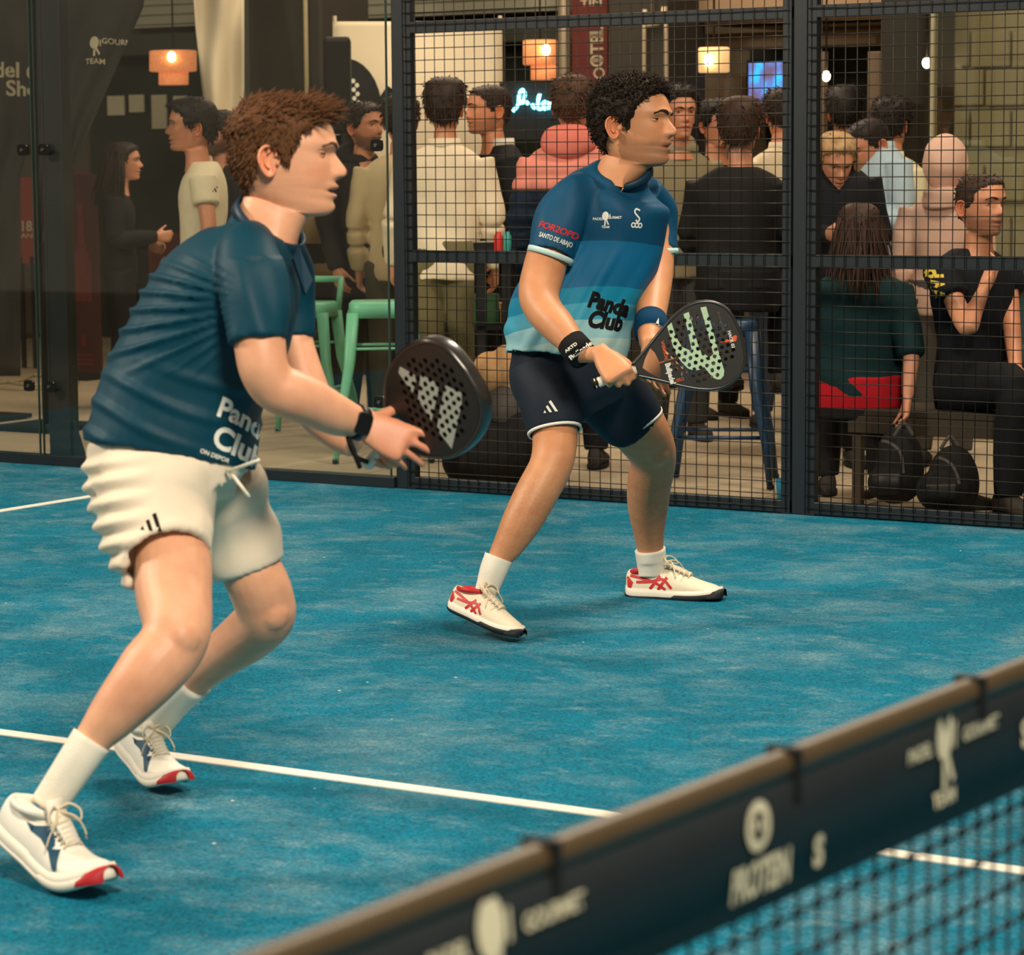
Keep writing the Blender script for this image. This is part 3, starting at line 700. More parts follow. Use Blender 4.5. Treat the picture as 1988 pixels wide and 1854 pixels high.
# ------------------------------------------------------------------ shoes
def shoe(parent, heel, toe, up, mats, sc=1., lace_m='lace', bend=0., name='shoe', side=1, collar='sock_liner', label=None, guard=.0022):
    heel, toe = np.asarray(heel, float), np.asarray(toe, float); ey = nrm(toe-heel); ez = nrm(np.asarray(up)-ey*(ey @ np.asarray(up))); ex = np.cross(ey, ez); L = np.linalg.norm(toe-heel)/.295
    def T(v):
        v = np.asarray(v, float).copy()
        if bend:
            yy = np.linspace(-.02, .32, 120); k = np.clip((yy-.13)/.13, 0, 1); an = bend*k*k*(3-2*k); dy = np.gradient(yy)
            cy = -.02+np.r_[0, np.cumsum(np.cos(an[:-1])*dy[:-1])]; cz = np.r_[0, np.cumsum(np.sin(an[:-1])*dy[:-1])]
            A0 = np.interp(v[:, 1], yy, an); y0 = np.interp(v[:, 1], yy, cy); z0 = np.interp(v[:, 1], yy, cz)
            v[:, 1], v[:, 2] = y0-np.sin(A0)*v[:, 2], z0+np.cos(A0)*v[:, 2]
        return heel + L*(v[:, :1]*ex + v[:, 1:2]*ey + v[:, 2:3]*ez)
    Y = [0, .012, .05, .10, .14, .19, .235, .27, .288, .296]; Wd = [.018, .030, .036, .038, .042, .048, .0475, .040, .027, .012]; Hh = [.072, .084, .080, .088, .088, .070, .053, .043, .035, .028]
    A = crom(np.c_[Y, Wd, Hh], 4); rings = []
    for y, w_, h in A:
        th = np.linspace(0, 2*math.pi, 24, endpoint=False); c, s = np.cos(th), np.sin(th); zz = np.where(s > 0, .022+(h-.022)*np.abs(s)**.8, .022-.012*np.abs(s)); rings.append(np.c_[w_*np.sign(c)*np.abs(c)**.75*np.where(s > .3, 1-.28*(s-.3), 1), np.full(24, y), zz])
    m = MB().loft(rings); root = obj(name, MB().add(T(m.verts()), m.f), mats[0], parent, label=label)
    up_t = (T(m.verts()), m.f)
    sr = []
    for z, gx in ((0., .0), (.004, .003), (.016, .004), (.027, .001)):
        P = []
        for y, w_ in zip(A[:, 0], A[:, 1]): P.append((w_+gx, y))
        P = [(0, -.006)]+P+[(0, .302)]+[(-a, b) for a, b in P[::-1]]
        spring = lambda y: .010*max(0, (y-.2)/.1)**2+.006*max(0, (.03-y)/.03)**2
        sr.append(np.array([(a, b, z*(1.12 if b < .12 else 1)+spring(b)) for a, b in P]))
    m = MB().loft(sr); obj('midsole', MB().add(T(m.verts()), m.f), mats[1], root)
    ofs = lambda q, dz, k: np.array([(a*k, (b-.148)*k+.148, c+dz+(.007 if (b > .16 and dz > 0) else 0)) for a, b, c in q])
    m = MB().loft([ofs(sr[0], -.004, .99), ofs(sr[1], -.003, 1.012), ofs(sr[1], .0035, 1.02), ofs(sr[1], .0036, .97)]); obj('outsole', MB().add(T(m.verts()), m.f), mats[2], root)
    # toe guard
    tr = []
    for y, w_, h in A[-11:]:
        th = np.linspace(-.2, math.pi+.2, 16); tr.append(np.c_[(w_+guard)*np.sign(np.cos(th))*np.abs(np.cos(th))**.75, np.full(16, y+.0115), .005+np.maximum(0, np.sin(th))*np.interp(y, [.24, .27, .298], [.010, .030, .026])])
    k = 16; v = np.concatenate(tr); f = [(i*k+j, i*k+j+1, (i+1)*k+j+1, (i+1)*k+j) for i in range(len(tr)-1) for j in range(k-1)]
    obj('toe_guard', MB().add(T(v), f), mats[3], root, recalc=False)
    # collar, tongue, laces
    th = np.linspace(0, 2*math.pi, 20, endpoint=False); cl = np.c_[.029*np.cos(th), .062+.048*np.sin(th), .086+.010*np.sin(th)]; m = MB().loft([circ(p, nrm(p-[0, .062, p[2]])*.006, np.array([0, 0, .008]), 8) for p in cl], closed=True)
    obj('collar', MB().add(T(m.verts()), m.f), mats[4], root)
    m = MB().loft([np.array([(-w_, y, z), (w_, y, z), (w_*.9, y+.004, z+.006), (-w_*.9, y+.004, z+.006)]) for y, z, w_ in ((.20, .068, .016), (.16, .086, .018), (.125, .098, .020), (.108, .113, .021), (.103, .121, .017))])
    obj('tongue', MB().add(T(m.verts()), m.f), mats[0], root)
    m = MB()
    for i in range(6):
        y = .125+.0145*i; z = np.interp(y, [.12, .14, .19, .21], [.100, .096, .075, .067])
        m.tube([(-.022, y+.003, z-.006), (-.012, y, z+.004), (.012, y+.006, z+.004), (.022, y+.004, z-.006)], .0026, 6)
    for s in (-1, 1):
        m.tube(crom([(0, .118, .110), (s*.018, .124, .124), (s*.036, .138, .116), (s*.034, .150, .100), (s*.015, .135, .104), (0, .12, .110)], 4), .0022, 6)
        m.tube(crom([(0, .118, .110), (s*.02, .15, .110), (s*.04, .165, .085), (s*.046, .17, .066)], 4), .0020, 6)
    obj('laces', MB().add(T(m.verts()), m.f), lace_m, root)
    return root, up_t, (heel, ex*L, ey*L, ez*L)
# ================================================================== rackets
mat('carbon', (27, 26, 24), .42, .5, var=.35, scale=60)
mat('carbon_rim', (34, 31, 28), .3, .6, var=.25, scale=30, coat=.4)
mat('grip_black', (20, 20, 20), .8, .2)
mat('grip_white', (226, 220, 204), .8, .2, var=.06, bump=.3, bscale=300)
mat('print_pale', (196, 196, 180), .6, .3, var=.05)
mat('print_mint', (178, 208, 172), .5, .4, var=.10, scale=70)
mat('print_orange', (218, 92, 40), .5, .4, var=.1)
mat('print_dim', (92, 86, 74), .6, .3)
mat('print_black', (12, 13, 14), .7, .2)
mat('print_red', (206, 40, 40), .7, .2)
RK_OUT = crom([(.017, .128), (.040, .150), (.078, .188), (.108, .228), (.126, .275), (.130, .325), (.122, .375), (.100, .418), (.062, .446), (.0, .455)], 5)
RK_TEAR = crom([(.017, .128), (.034, .158), (.060, .200), (.086, .240), (.111, .285), (.127, .330), (.128, .370), (.112, .412), (.072, .444), (.0, .455)], 5)
mirror = lambda q: np.r_[q, q[-2:0:-1]*[-1, 1], [(-.017, .128)]]
RK_OUT, RK_TEAR = mirror(RK_OUT), mirror(RK_TEAR)
def racket(o, a, n, label, grip='grip_black', holes_r=.0062, thick=.036, sp=.0205, butt='grip_black', rowoff=0., sc=1., out=None):
    out = RK_OUT if out is None else out
    """padel racket: o at the butt, a along it, n out of its face; local x = a x n"""
    a = nrm(a); n = nrm(n-a*(a @ n)); x = np.cross(a, n); T = lambda v: np.asarray(o)+sc*(np.asarray(v)[:, :1]*x+np.asarray(v)[:, 1:2]*a+np.asarray(v)[:, 2:3]*n)
    t = thing('padel_racket', o, label, 'racket')
    holes = []
    for i in range(-6, 7):
        for j in range(0, 12):
            y = .205+j*sp*.92+(sp*.46 if i % 2 else 0)+rowoff; xx = i*sp*.86
            if .218 < y < .425 and ((xx/.098)**2+((y-.325)/.108)**2) < 1: holes.append((xx, y))
    throat = np.array([(0, .150), (.020, .164), (.047, .190), (.030, .199), (0, .203), (-.030, .199), (-.047, .190), (-.020, .164)])
    bm = bmesh.new()
    def loop(pts):
        vs = [bm.verts.new((p[0], p[1], 0)) for p in pts]; return [bm.edges.new((vs[i], vs[(i+1) % len(vs)])) for i in range(len(vs))]
    c0 = np.array([0, .32]); inner = c0+(out-c0)*.97
    E_ = loop(inner); circs = [ellipse_poly(h[0], h[1], holes_r, holes_r, 12)[0][:, :2] for h in holes]
    for c in circs+[throat]: E_ += loop(c)
    bmesh.ops.triangle_fill(bm, use_beauty=True, use_dissolve=False, edges=E_); bm.verts.index_update()
    V = np.array([v.co[:] for v in bm.verts]); F = [tuple(v.index for v in f.verts) for f in bm.faces]; bm.free()
    for s in (1, -1):
        obj('face', MB().add(T(V+[0, 0, s*thick/2]), F), 'carbon', t, smooth=False, recalc=False)
    m = MB()
    for c in circs+[throat]:
        m.loft([np.c_[c, np.full(len(c), -thick/2)], np.c_[c, np.full(len(c), thick/2)]], cap=False)
    obj('hole_walls', MB().add(T(m.verts()), m.f), 'carbon', t, recalc=False)
    m = MB(); k = len(out); P = np.c_[out, np.zeros(k)]; tg = np.gradient(P, axis=0); rings = []
    for p, g_ in zip(P, tg):
        sd = nrm(np.cross(g_, [0, 0, 1])); rings.append(circ(p, sd*.0062, np.array([0, 0, thick/2+.001]), 12, 3.))
    m.loft(rings); obj('frame', MB().add(T(m.verts()), m.f), 'carbon_rim', t)
    ys = np.r_[0, .004, np.linspace(.01, .125, 14), .132]; rr = np.r_[.014, .0165, .0150+.0006*np.sin(np.arange(14)*2.2), .0135]
    m = MB().loft([circ(np.array([0, y, 0]), np.array([r_, 0, 0]), np.array([0, 0, r_*1.12]), 12, 2.6) for y, r_ in zip(ys, rr)]); obj('grip', MB().add(T(m.verts()), m.f), grip, t)
    m = MB().loft([circ(np.array([0, y, 0]), np.array([r_, 0, 0]), np.array([0, 0, r_*1.1]), 14) for y, r_ in ((-.008, .009), (-.004, .0165), (.010, .0175), (.014, .015))]); obj('butt_cap', MB().add(T(m.verts()), m.f), butt, t)
    def pr(shape, m_, name='printed_mark', lift=.0008, cut=True, step=.003, face=1):
        v, f = dice(*shape, step)
        if cut and holes: 
            hh = np.array(holes); cen = [v[list(q), :2].mean(0) for q in f]
            f = [q for q, c in zip(f, cen) if (np.hypot(*(hh-c).T) > holes_r*.95).all()]
        if not f: return
        vv = np.c_[v[:, :2], np.full(len(v), face*(thick/2+lift))]
        return obj(name, MB().add(T(vv), f), m_, t, smooth=False, recalc=False)
    def px(zpts):
        pts = []
        o_ = np.asarray(o)+n*sc*thick/2
        for qx, qy in zpts:
            d = ray(qx, qy); s = ((o_-CAM) @ n)/(d @ n); q = CAM+d*s-np.asarray(o); pts.append((q @ x/sc, q @ a/sc))
        return poly(pts)
    return t, pr, px, (np.asarray(o), x, a, n)

# ================================================================== the near player
mat('skin', (200, 150, 120), .46, .45, var=.05, scale=90, attr='Col', sub=.12, bump=.12, bscale=500)
mat('eye_white', (206, 196, 184), .25, .5, var=.03)
mat('eye_dark', (34, 22, 14), .2, .5, var=.1)
mat('hair_auburn', (92, 60, 36), .7, .2, var=.35, scale=70)
mat('hair_dark', (38, 27, 18), .65, .25, var=.35, scale=70)
mat('shirt_petrol', (2, 58, 76), .58, .22, var=.07, scale=6, bump=.05, bscale=700)
mat('shirt_petrol_dark', (9, 48, 68), .5, .4, var=.05)
mat('cream_cloth', (232, 218, 196), .75, .25, var=.04, scale=12, bump=.08, bscale=500)
mat('sock_white', (236, 230, 214), .85, .2, var=.05, bump=.3, bscale=260)
mat('shoe_white', (238, 233, 220), .55, .35, var=.05, scale=30)
mat('shoe_cream', (226, 214, 190), .6, .3, var=.08, scale=40)
mat('sole_white', (235, 228, 212), .6, .3, var=.05)
mat('sole_red', (170, 30, 38), .55, .3)
mat('sole_dark', (22, 28, 32), .6, .3, var=.2, scale=80)
mat('shoe_red', (190, 36, 40), .5, .4)
mat('shoe_teal', (10, 70, 96), .6, .3)
mat('lace', (226, 212, 184), .8, .2)
mat('watch_black', (14, 15, 16), .4, .4)
def project(V):
    q = np.asarray(V)-CAM; z = q @ cD; return PPX+FPX*(q @ cR)/z, PPY-FPX*(q @ cU)/z
def skin_cols(V, rgb, seed=5, red=.0):
    c = np.tile(np.array(s2l(rgb)), (len(V), 1)); k = (waves(V, seed, 30)*.08+waves(V, seed+1, 110)*.05)[:, None]
    return np.clip(c*(1+k*[.6, 1., 1.1]), 0, 1)
p1f = onfloor(280, 1620)
P1 = thing('person', p1f, 'player in a dark petrol polo shirt and cream shorts crouching with a black racket', 'person')
sk1 = (222, 164, 130)
B = MB()
limb_px(B, [(330, 960, 6.22, 66), (333, 1050, 6.16, 72), (336, 1100, 6.12, 76), (337, 1150, 6.08, 75), (344, 1215, 6.02, 68), (330, 1258, 6.0, 66), (298, 1296, 5.98, 66), (268, 1332, 5.97, 61), (220, 1388, 5.97, 50), (178, 1438, 5.97, 36), (130, 1505, 5.96, 26), (88, 1570, 5.97, 20)])
B.ell(atD(352, 1238, 5.98), [cR*.045, cU*.05, cD*.05], 14, 8)
limb_px(B, [(400, 980, 6.45, 50), (456, 1060, 6.46, 55), (494, 1120, 6.46, 60), (512, 1165, 6.48, 60), (516, 1198, 6.5, 56), (480, 1234, 6.58, 53), (432, 1270, 6.66, 45), (385, 1312, 6.74, 35), (340, 1357, 6.8, 27), (298, 1408, 6.85, 20)])
B.ell(atD(530, 1190, 6.46), [cR*.04, cU*.045, cD*.045], 14, 8)
limb_px(B, [(480, 520, 6.1, 50), (494, 590, 6.07, 50), (504, 665, 6.04, 51), (512, 715, 6.03, 49), (533, 750, 6.04, 48), (566, 766, 6.05, 49), (600, 780, 6.07, 47), (650, 805, 6.11, 41), (690, 819, 6.15, 32), (712, 826, 6.165, 29)])
B.ell(atD(514, 752, 6.05), [cR*.022, cU*.026, cD*.03], 12, 8)
limb_px(B, [(556, 540, 6.48, 32), (568, 640, 6.52, 35), (584, 715, 6.5, 40), (612, 792, 6.47, 42), (655, 838, 6.43, 36), (690, 862, 6.4, 29)])
limb_px(B, [(330, 930, 6.32, 120, 1.2), (350, 790, 6.32, 120, 1.25), (428, 605, 6.3, 115, 1.4), (500, 470, 6.27, 60, 1.6)])
# racket in the hands
ra = cv(.50, .45, .74); rc = atD(850, 772, 6.10); ro = rc-nrm(ra)*.318*.93
rn = cv(-.60, -.30, .74)
R1, pr1, px1, R1f = racket(ro, ra, rn, 'black racket with three pale slanted stripes held by the player in cream shorts', 'grip_white', sp=.0225, butt='grip_white', sc=.93, holes_r=.0068)
for q in ([(1240, 335), (1345, 395), (1355, 440), (1330, 525), (1230, 380)], [(1388, 390), (1512, 460), (1515, 510), (1465, 725), (1368, 570)], [(1565, 470), (1680, 525), (1682, 600), (1610, 925), (1503, 785), (1530, 620)]):
    pr1(px1([(440+x/3.681, 620+y/3.681) for x, y in q]), 'print_pale')
f1, m_ = cv(.88, -.42, .12), None
hand(B, atD(700, 822, 6.155), f1, cv(.05, .45, .9), cv(.35, .9, -.2), per=[(4, 8, 6), (14, 14, 10), (22, 20, 12), (30, 26, 16)], thumb=(58, 4), splay=5, sc=1.04, thumb_in=.55)
fl = nrm(cv(.6, -.75, -.05)); fl = nrm(fl-nrm(ra)*(fl @ nrm(ra))); nl = np.cross(fl, nrm(ra)); nl = nl if nl @ cv(0, -.6, -.5) > 0 else -nl
hp = ro+nrm(ra)*.052
hand(B, hp+nl*.030-fl*.070, fl, nl, nrm(ra), curl=(62, 80, 50), thumb=(30, 28), splay=0, sc=1.02)
V, F = remesh(B, .0052, 5)
C = skin_cols(V, sk1); pxx, pyy = project(V)
hands = np.clip((pxx-690)/60, 0, 1)[:, None]*(pyy > 700)[:, None]; C = C*(1-hands*np.array([.06, .22, .24]))
hb1 = Basis(atD(545, 320, 6.27), cv(1, -.015, .06), cv(.0, 1, .0), .99)
H1, HC1, HS1 = head('fwd', 96, 4, sk1, beard=.10, hairc=(120, 74, 40), mouth_open=.55, eye_open=.55, nose=1., flush=.9, lips=(186, 104, 88))
hv = hb1(H1.verts()); mb = MB().add(V, F).add(hv, H1.f)
body1 = obj('body', mb, 'skin', P1, col=np.r_[C, HC1])
add_eyes(P1, hb1, (0, -.1), .55); add_brows(P1, hb1, .0042, 'hair_auburn')
def th1(y, z, x): return np.interp(z, [-.07, -.02, .04, .08, .11, .13], [.004, .007, .010, .015, .016, .016])+np.interp(y, [-.11, -.05, .04, .11], [.006, .004, 0, .010])*(z > .06)
cp, cf, cn, ce = hair_cap(HS1, th1); m = MB().add(cp, cf); ar = varea(cp, cf)
top = lambda P: (P[:, 2] > .085)*1.; side = lambda P: (P[:, 2] <= .095)*1.
t1 = tufts(cp, cn, ce, 1300, lambda p: .024+.014*(p[1] > .04), lambda p, n: np.array([0, .95, .25])+n*.28, r=.0023, seed=2, sel=top, jit=.4, A=ar)
t2 = tufts(cp, cn, ce, 2600, lambda p: .013, lambda p, n: np.array([0, -.25, -.9])+n*.22, r=.0020, seed=3, sel=side, jit=.4, A=ar)
for q in (t1, t2): m.add(q.verts(), q.f)
obj('hair', xf(m, hb1), 'hair_auburn', P1, recalc=False)

# polo shirt
S = MB()
A = crom(np.array([(329, 884, 6.32, 170, 1.02), (337, 840, 6.32, 166, 1.06), (350, 778, 6.32, 160, 1.1), (385, 695, 6.31, 153, 1.15), (428, 607, 6.3, 150, 1.22), (466, 530, 6.28, 128, 1.42), (490, 478, 6.27, 92, 1.5), (499, 450, 6.27, 54, 1.35)], float), 5)
def px_rings(A, n=40):
    P = np.array([atD(a[0], a[1], a[2]) for a in A]); Rr = A[:, 3]*A[:, 2]/FPX; T = np.gradient(P, axis=0); out = []
    for p, t, r, q in zip(P, T, Rr, A[:, 4]):
        v = nrm(CAM-p); a = nrm(np.cross(t, v)); b = nrm(np.cross(a, t)); out.append(circ(p, a*r, b*r*q, n, 2.15))
    return out
def neck_ring(cc, ax_, ra_, rl_, up_hint, n=40):
    lat = nrm(np.cross(ax_, up_hint)); lat = lat if lat @ -cD > 0 else -lat
    return circ(cc, -ax_*ra_, lat*rl_, n, 2.15)
cc = atD(520, 440, 6.27); ax_ = nrm(atD(580, 490, 6.25)-atD(460, 396, 6.27))
rg = px_rings(A[::-1]); S.loft(sleeve_rings([neck_ring(cc, ax_, .082, .078, nrm(cv(-.6, .75, 0)))]+rg[1:], .05, .012))
rg = px_rings(crom(np.array([(490, 466, 6.21, 40, 1.), (480, 494, 6.13, 60, 1.), (490, 545, 6.08, 68, .95), (497, 605, 6.05, 64, .95), (502, 667, 6.035, 58, 1.)], float), 5), 28); S.loft(sleeve_rings(rg, .05, .010))
rg = px_rings(crom(np.array([(530, 470, 6.38, 50, 1.), (556, 520, 6.48, 52, 1.), (566, 590, 6.52, 46, 1.), (568, 655, 6.52, 42, 1.)], float), 5), 24); S.loft(sleeve_rings(rg, .05, .010))
V, F = remesh(S, .0062, 3); N = vnormals(V, F); qx, qy = project(V)
th = np.degrees(np.arctan2(qy-592, 525-qx)); wgt = np.clip((455-qx)/70, 0, 1)*np.clip((qy-490)/50, 0, 1)*np.clip((735-qy)/60, 0, 1)
ph = th*.78+waves(V, 11, 9)*1.1; fold = np.maximum(0, np.sin(ph))**1.6*.0095*wgt
low = np.clip((qy-690)/60, 0, 1)*np.clip((890-qy)/40, .25, 1); u = (qy-720)-.32*(qx-330)+.0011*(qx-340)**2
fold += low*.0065*np.maximum(0, np.sin(u*.095+waves(V, 12, 7)*1.6))**1.5
slv = np.clip((qx-440)/30, 0, 1)*(qy > 500)*(qy < 668)*(((V-CAM) @ cD) < 6.16)
fold += slv*.0045*np.sin((qx*.9-qy*.35)*.085+waves(V, 13, 14)*1.2)
V = V+N*(fold+.0016*waves(V, 14, 55))[:, None]
sh1 = (V, F); shirt1 = obj('polo_shirt', sh1, 'shirt_petrol', P1)
# collar and hem stitching
cc = atD(520, 440, 6.27); ax_ = nrm(atD(580, 490, 6.25)-atD(460, 396, 6.27)); lat = nrm(np.cross(ax_, nrm(cv(-.6, .75, 0)))); up_ = np.cross(lat, ax_); up_ = up_ if up_ @ cU > 0 else -up_
rr = []
for k, (ra_, rl, h) in enumerate(((.089, .083, -.006), (.087, .080, .016), (.082, .074, .018), (.080, .072, -.004))): rr.append(circ(cc+up_*h, ax_*ra_, lat*rl, 36))
m = MB().loft(rr, closed=True, cap=False); obj('collar', m, 'shirt_petrol_dark', shirt1)
cfv = [atD(577, 482, 6.20), atD(604, 548, 6.19), atD(590, 575, 6.17), atD(566, 505, 6.16)]
m = MB().loft([np.array(cfv), np.array(cfv)+cv(.004, .004, .008)]); obj('collar_flap', m, 'shirt_petrol_dark', shirt1, smooth=False)
# white trim on the sleeve and print
bv1 = bvh_of(V, F)
e1, e2 = cv(.94, -.27, .2), cv(.22, .95, 0)
def letters(s, size, bold=0, shear=0): return text_mesh(s, size, bold, shear, 'LEFT')
drape_each(letters('Panda', .060, .0018, .1), atD(426, 784, 6.1), e1, e2, bv1, 'printed_word', 'print_white', shirt1, d=cv(.15, .1, 1), step=.01)
drape_each(letters('Club', .068, .0022, .1), atD(417, 840, 6.1), e1, e2, bv1, 'printed_word', 'print_white', shirt1, d=cv(.15, .1, 1), step=.01)
drape(letters('ON DEPOR', .013, .0003), atD(388, 874, 6.1), cv(.93, -.34, .1), cv(.34, .93, 0), bv1, 'printed_word', 'print_white', shirt1, d=cv(.05, .0, 1), step=.01)

# shorts
S = MB()
rg = px_rings(crom(np.array([(328, 872, 6.32, 158, 1.02), (326, 915, 6.32, 158, 1.03), (334, 955, 6.33, 152, 1.05), (350, 1000, 6.33, 110, 1.1)], float), 4)); S.loft(rg)
rg = px_rings(crom(np.array([(310, 930, 6.24, 118, 1.), (300, 1000, 6.2, 113, 1.), (316, 1066, 6.14, 97, 1.), (325, 1092, 6.11, 91, 1.)], float), 5)); S.loft(sleeve_rings(rg, .06, .012))
rg = px_rings(crom(np.array([(420, 935, 6.42, 92, 1.), (440, 990, 6.45, 86, 1.), (462, 1040, 6.46, 79, 1.), (484, 1103, 6.47, 73, 1.)], float), 5)); S.loft(sleeve_rings(rg, .06, .012))
V, F = remesh(S, .0062, 3); N = vnormals(V, F); qx, qy = project(V)
bk = np.clip((300-qx)/80, 0, 1)*np.clip((qy-880)/30, 0, 1)
fold = bk*.0085*(.6+np.sin((qy+.18*(qx-200))*.155+waves(V, 21, 9)*1.1))
fold += np.clip((qx-280)/60, 0, 1)*.0042*(.6+np.sin((qy*.8+qx*.35)*.075+waves(V, 22, 11)*1.8))
V = V+N*(fold+.0012*waves(V, 23, 50))[:, None]; shorts1 = obj('shorts', (V, F), 'cream_cloth', P1)
bvs1 = bvh_of(V, F)
def stripes3(s): return merge(poly(np.array([(-.62, -.40), (-.38, -.40), (-.50, -.16)])*s), poly(np.array([(-.36, .12), (-.18, .22), (.12, -.40), (-.10, -.40)])*s), poly(np.array([(-.06, .50), (.14, .62), (.64, -.40), (.40, -.40)])*s))
drape_each(stripes3(.038), atD(297, 1016, 6.08), cv(.98, -.1, .1), cv(.1, .99, 0), bvs1, 'printed_mark', 'print_black', shorts1, d=cv(0, 0, 1))
m = MB().tube(crom([atD(440, 915, 6.18), atD(470, 905, 6.13), atD(503, 893, 6.10)], 4), .004, 7); m.tube(crom([atD(446, 915, 6.18), atD(465, 940, 6.14), atD(484, 965, 6.15)], 4), .004, 7)
obj('drawstring', m, 'sock_white', shorts1)
# socks
m = MB(); limb_px(m, [(178, 1436, 5.97, 41), (150, 1478, 5.965, 39), (115, 1530, 5.962, 36, .8), (90, 1566, 5.965, 34, .7)]); obj('sock', m, 'sock_white', P1)
m = MB(); limb_px(m, [(378, 1320, 6.75, 38), (340, 1357, 6.8, 35), (305, 1400, 6.845, 34, .8), (290, 1422, 6.865, 32, .7)]); obj('sock', m, 'sock_white', P1)
# shoes
shm = ('shoe_white', 'sole_white', 'sole_white', 'sole_red', 'shoe_white')
toe = atD(206, 1778, 5.80); heel = atD(6, 1612, 6.0)
s1, u1, fr1 = shoe(P1, heel, toe, (0, 0, 1), shm, bend=.60, guard=.0062)
bvq = BVHTree.FromPolygons([tuple(q) for q in u1[0]], u1[1])
eye = [(.078, .070), (.10, .074), (.125, .086), (.165, .076), (.20, .046), (.192, .040), (.16, .058), (.13, .066), (.10, .064)]
def side_print(shape_pts, o, frm, bvh, m_, par, sgn):
    h, ex, ey, ez = frm; drape(poly(shape_pts), h, ey, ez, bvh, 'side_mark', m_, par, d=nrm(ex)*sgn, step=.012, lift=.0018)
sg = 1 if fr1[1] @ -cD > 0 else -1
side_print(eye, 0, fr1, bvq, 'shoe_teal', s1, sg)
toe = atD(350, 1562, 6.72); heel = atD(240, 1447, 6.93)
s2, u2, fr2 = shoe(P1, heel, toe, (0, 0, 1), shm, bend=.55, guard=.0062)
bvq = BVHTree.FromPolygons([tuple(q) for q in u2[0]], u2[1]); sg = 1 if fr2[1] @ -cD > 0 else -1
side_print(eye, 0, fr2, bvq, 'shoe_teal', s2, sg)
# watch and racket cord
wa = nrm(atD(712, 826, 6.165)-atD(660, 808, 6.12)); wc = atD(694, 820, 6.152); a_, b_ = frame(wa, -cD)
m = MB().loft([circ(wc+wa*h, a_*r_, b_*r_*.95, 24) for h, r_ in ((-.012, .035), (-.012, .039), (.012, .038), (.012, .034))], closed=True, cap=False)
wt = obj('watch', m, 'watch_black', P1)
m = MB().loft([circ(wc+nrm(cv(.35, -.1, .9))*(.030+h), wa*.021, nrm(np.cross(wa, cv(.35, -.1, .9)))*.024, 20, 4.) for h in (0, .013)]); obj('watch_case', m, 'watch_black', wt, smooth=False, bevel=.003)
m = MB().tube(crom([ro+nrm(ra)*.0, atD(690, 885, 6.18), atD(676, 852, 6.14), atD(680, 858, 6.12), atD(690, 885, 6.12), atD(699, 908, 6.13)], 5), .0055, 7); obj('wrist_cord', m, 'grip_black', R1)
# ================================================================== the far player
mat('navy_cloth', (20, 30, 44), .7, .3, var=.08, scale=20, bump=.06, bscale=500)
mat('wrist_black', (17, 17, 18), .85, .2, bump=.3, bscale=300)
mat('wrist_blue', (6, 62, 98), .9, .2, bump=.5, bscale=260)
mat('pale_trim', (186, 216, 214), .7, .3)
def band_shirt_material():
    m = bpy.data.materials.new('banded_shirt'); m.use_nodes = True; nt = m.node_tree; N = nt.nodes; L = nt.links; b = N['Principled BSDF']
    at = N.new('ShaderNodeAttribute'); at.attribute_name = 'Band'; r = N.new('ShaderNodeValToRGB'); r.color_ramp.interpolation = 'CONSTANT'; el = r.color_ramp.elements
    stops = [(0., (188, 214, 206)), (.105, (150, 198, 206)), (.195, (64, 160, 190)), (.275, (12, 132, 168)), (.355, (8, 100, 145)), (.575, (4, 70, 104))]
    el[0].position = 0; el[0].color = (*s2l(stops[0][1]), 1); el[1].position = stops[1][0]; el[1].color = (*s2l(stops[1][1]), 1)
    for p, c in stops[2:]: e = el.new(p); e.color = (*s2l(c), 1)
    L.new(at.outputs['Fac'], r.inputs[0]); L.new(r.outputs[0], b.inputs['Base Color']); b.inputs['Roughness'].default_value = .6; b.inputs['Specular IOR Level'].default_value = .25
    tc = N.new('ShaderNodeTexCoord'); n2 = N.new('ShaderNodeTexNoise'); n2.inputs['Scale'].default_value = 600; L.new(tc.outputs['Object'], n2.inputs['Vector'])
    bp = N.new('ShaderNodeBump'); bp.inputs['Strength'].default_value = .08; bp.inputs['Distance'].default_value = .003; L.new(n2.outputs['Fac'], bp.inputs['Height']); L.new(bp.outputs[0], b.inputs['Normal'])
    MATS['banded_shirt'] = m
band_shirt_material()
P2 = thing('person', onfloor(1160, 1190), 'player in a banded blue shirt and navy shorts stepping with a dark racket', 'person')
sk2 = (204, 142, 100)
B = MB()
limb_px(B, [(1070, 770, 9.05, 48), (1077, 838, 8.98, 45), (1075, 880, 8.93, 43), (1066, 912, 8.91, 42), (1043, 955, 8.89, 42), (1014, 1010, 8.88, 39), (988, 1056, 8.88, 31), (968, 1088, 8.88, 23), (952, 1130, 8.88, 16), (944, 1150, 8.88, 13)])
B.ell(atD(1082, 888, 8.90), [cR*.04, cU*.04, cD*.045], 14, 8)
limb_px(B, [(1200, 770, 9.3, 58), (1238, 828, 9.36, 56), (1262, 868, 9.42, 49), (1268, 900, 9.46, 44), (1260, 942, 9.5, 43), (1258, 990, 9.54, 39), (1260, 1035, 9.57, 30), (1263, 1070, 9.59, 25), (1266, 1106, 9.6, 17), (1266, 1120, 9.6, 13)])
B.ell(atD(1275, 880, 9.38), [cR*.042, cU*.045, cD*.045], 14, 8)
limb_px(B, [(1085, 410, 8.98, 38), (1070, 470, 8.94, 40), (1056, 525, 8.9, 42), (1046, 570, 8.86, 40), (1056, 602, 8.82, 37), (1084, 635, 8.76, 34), (1112, 668, 8.71, 26), (1132, 692, 8.68, 22)])
B.ell(atD(1034, 582, 8.86), [cR*.022, cU*.028, cD*.03], 12, 8)
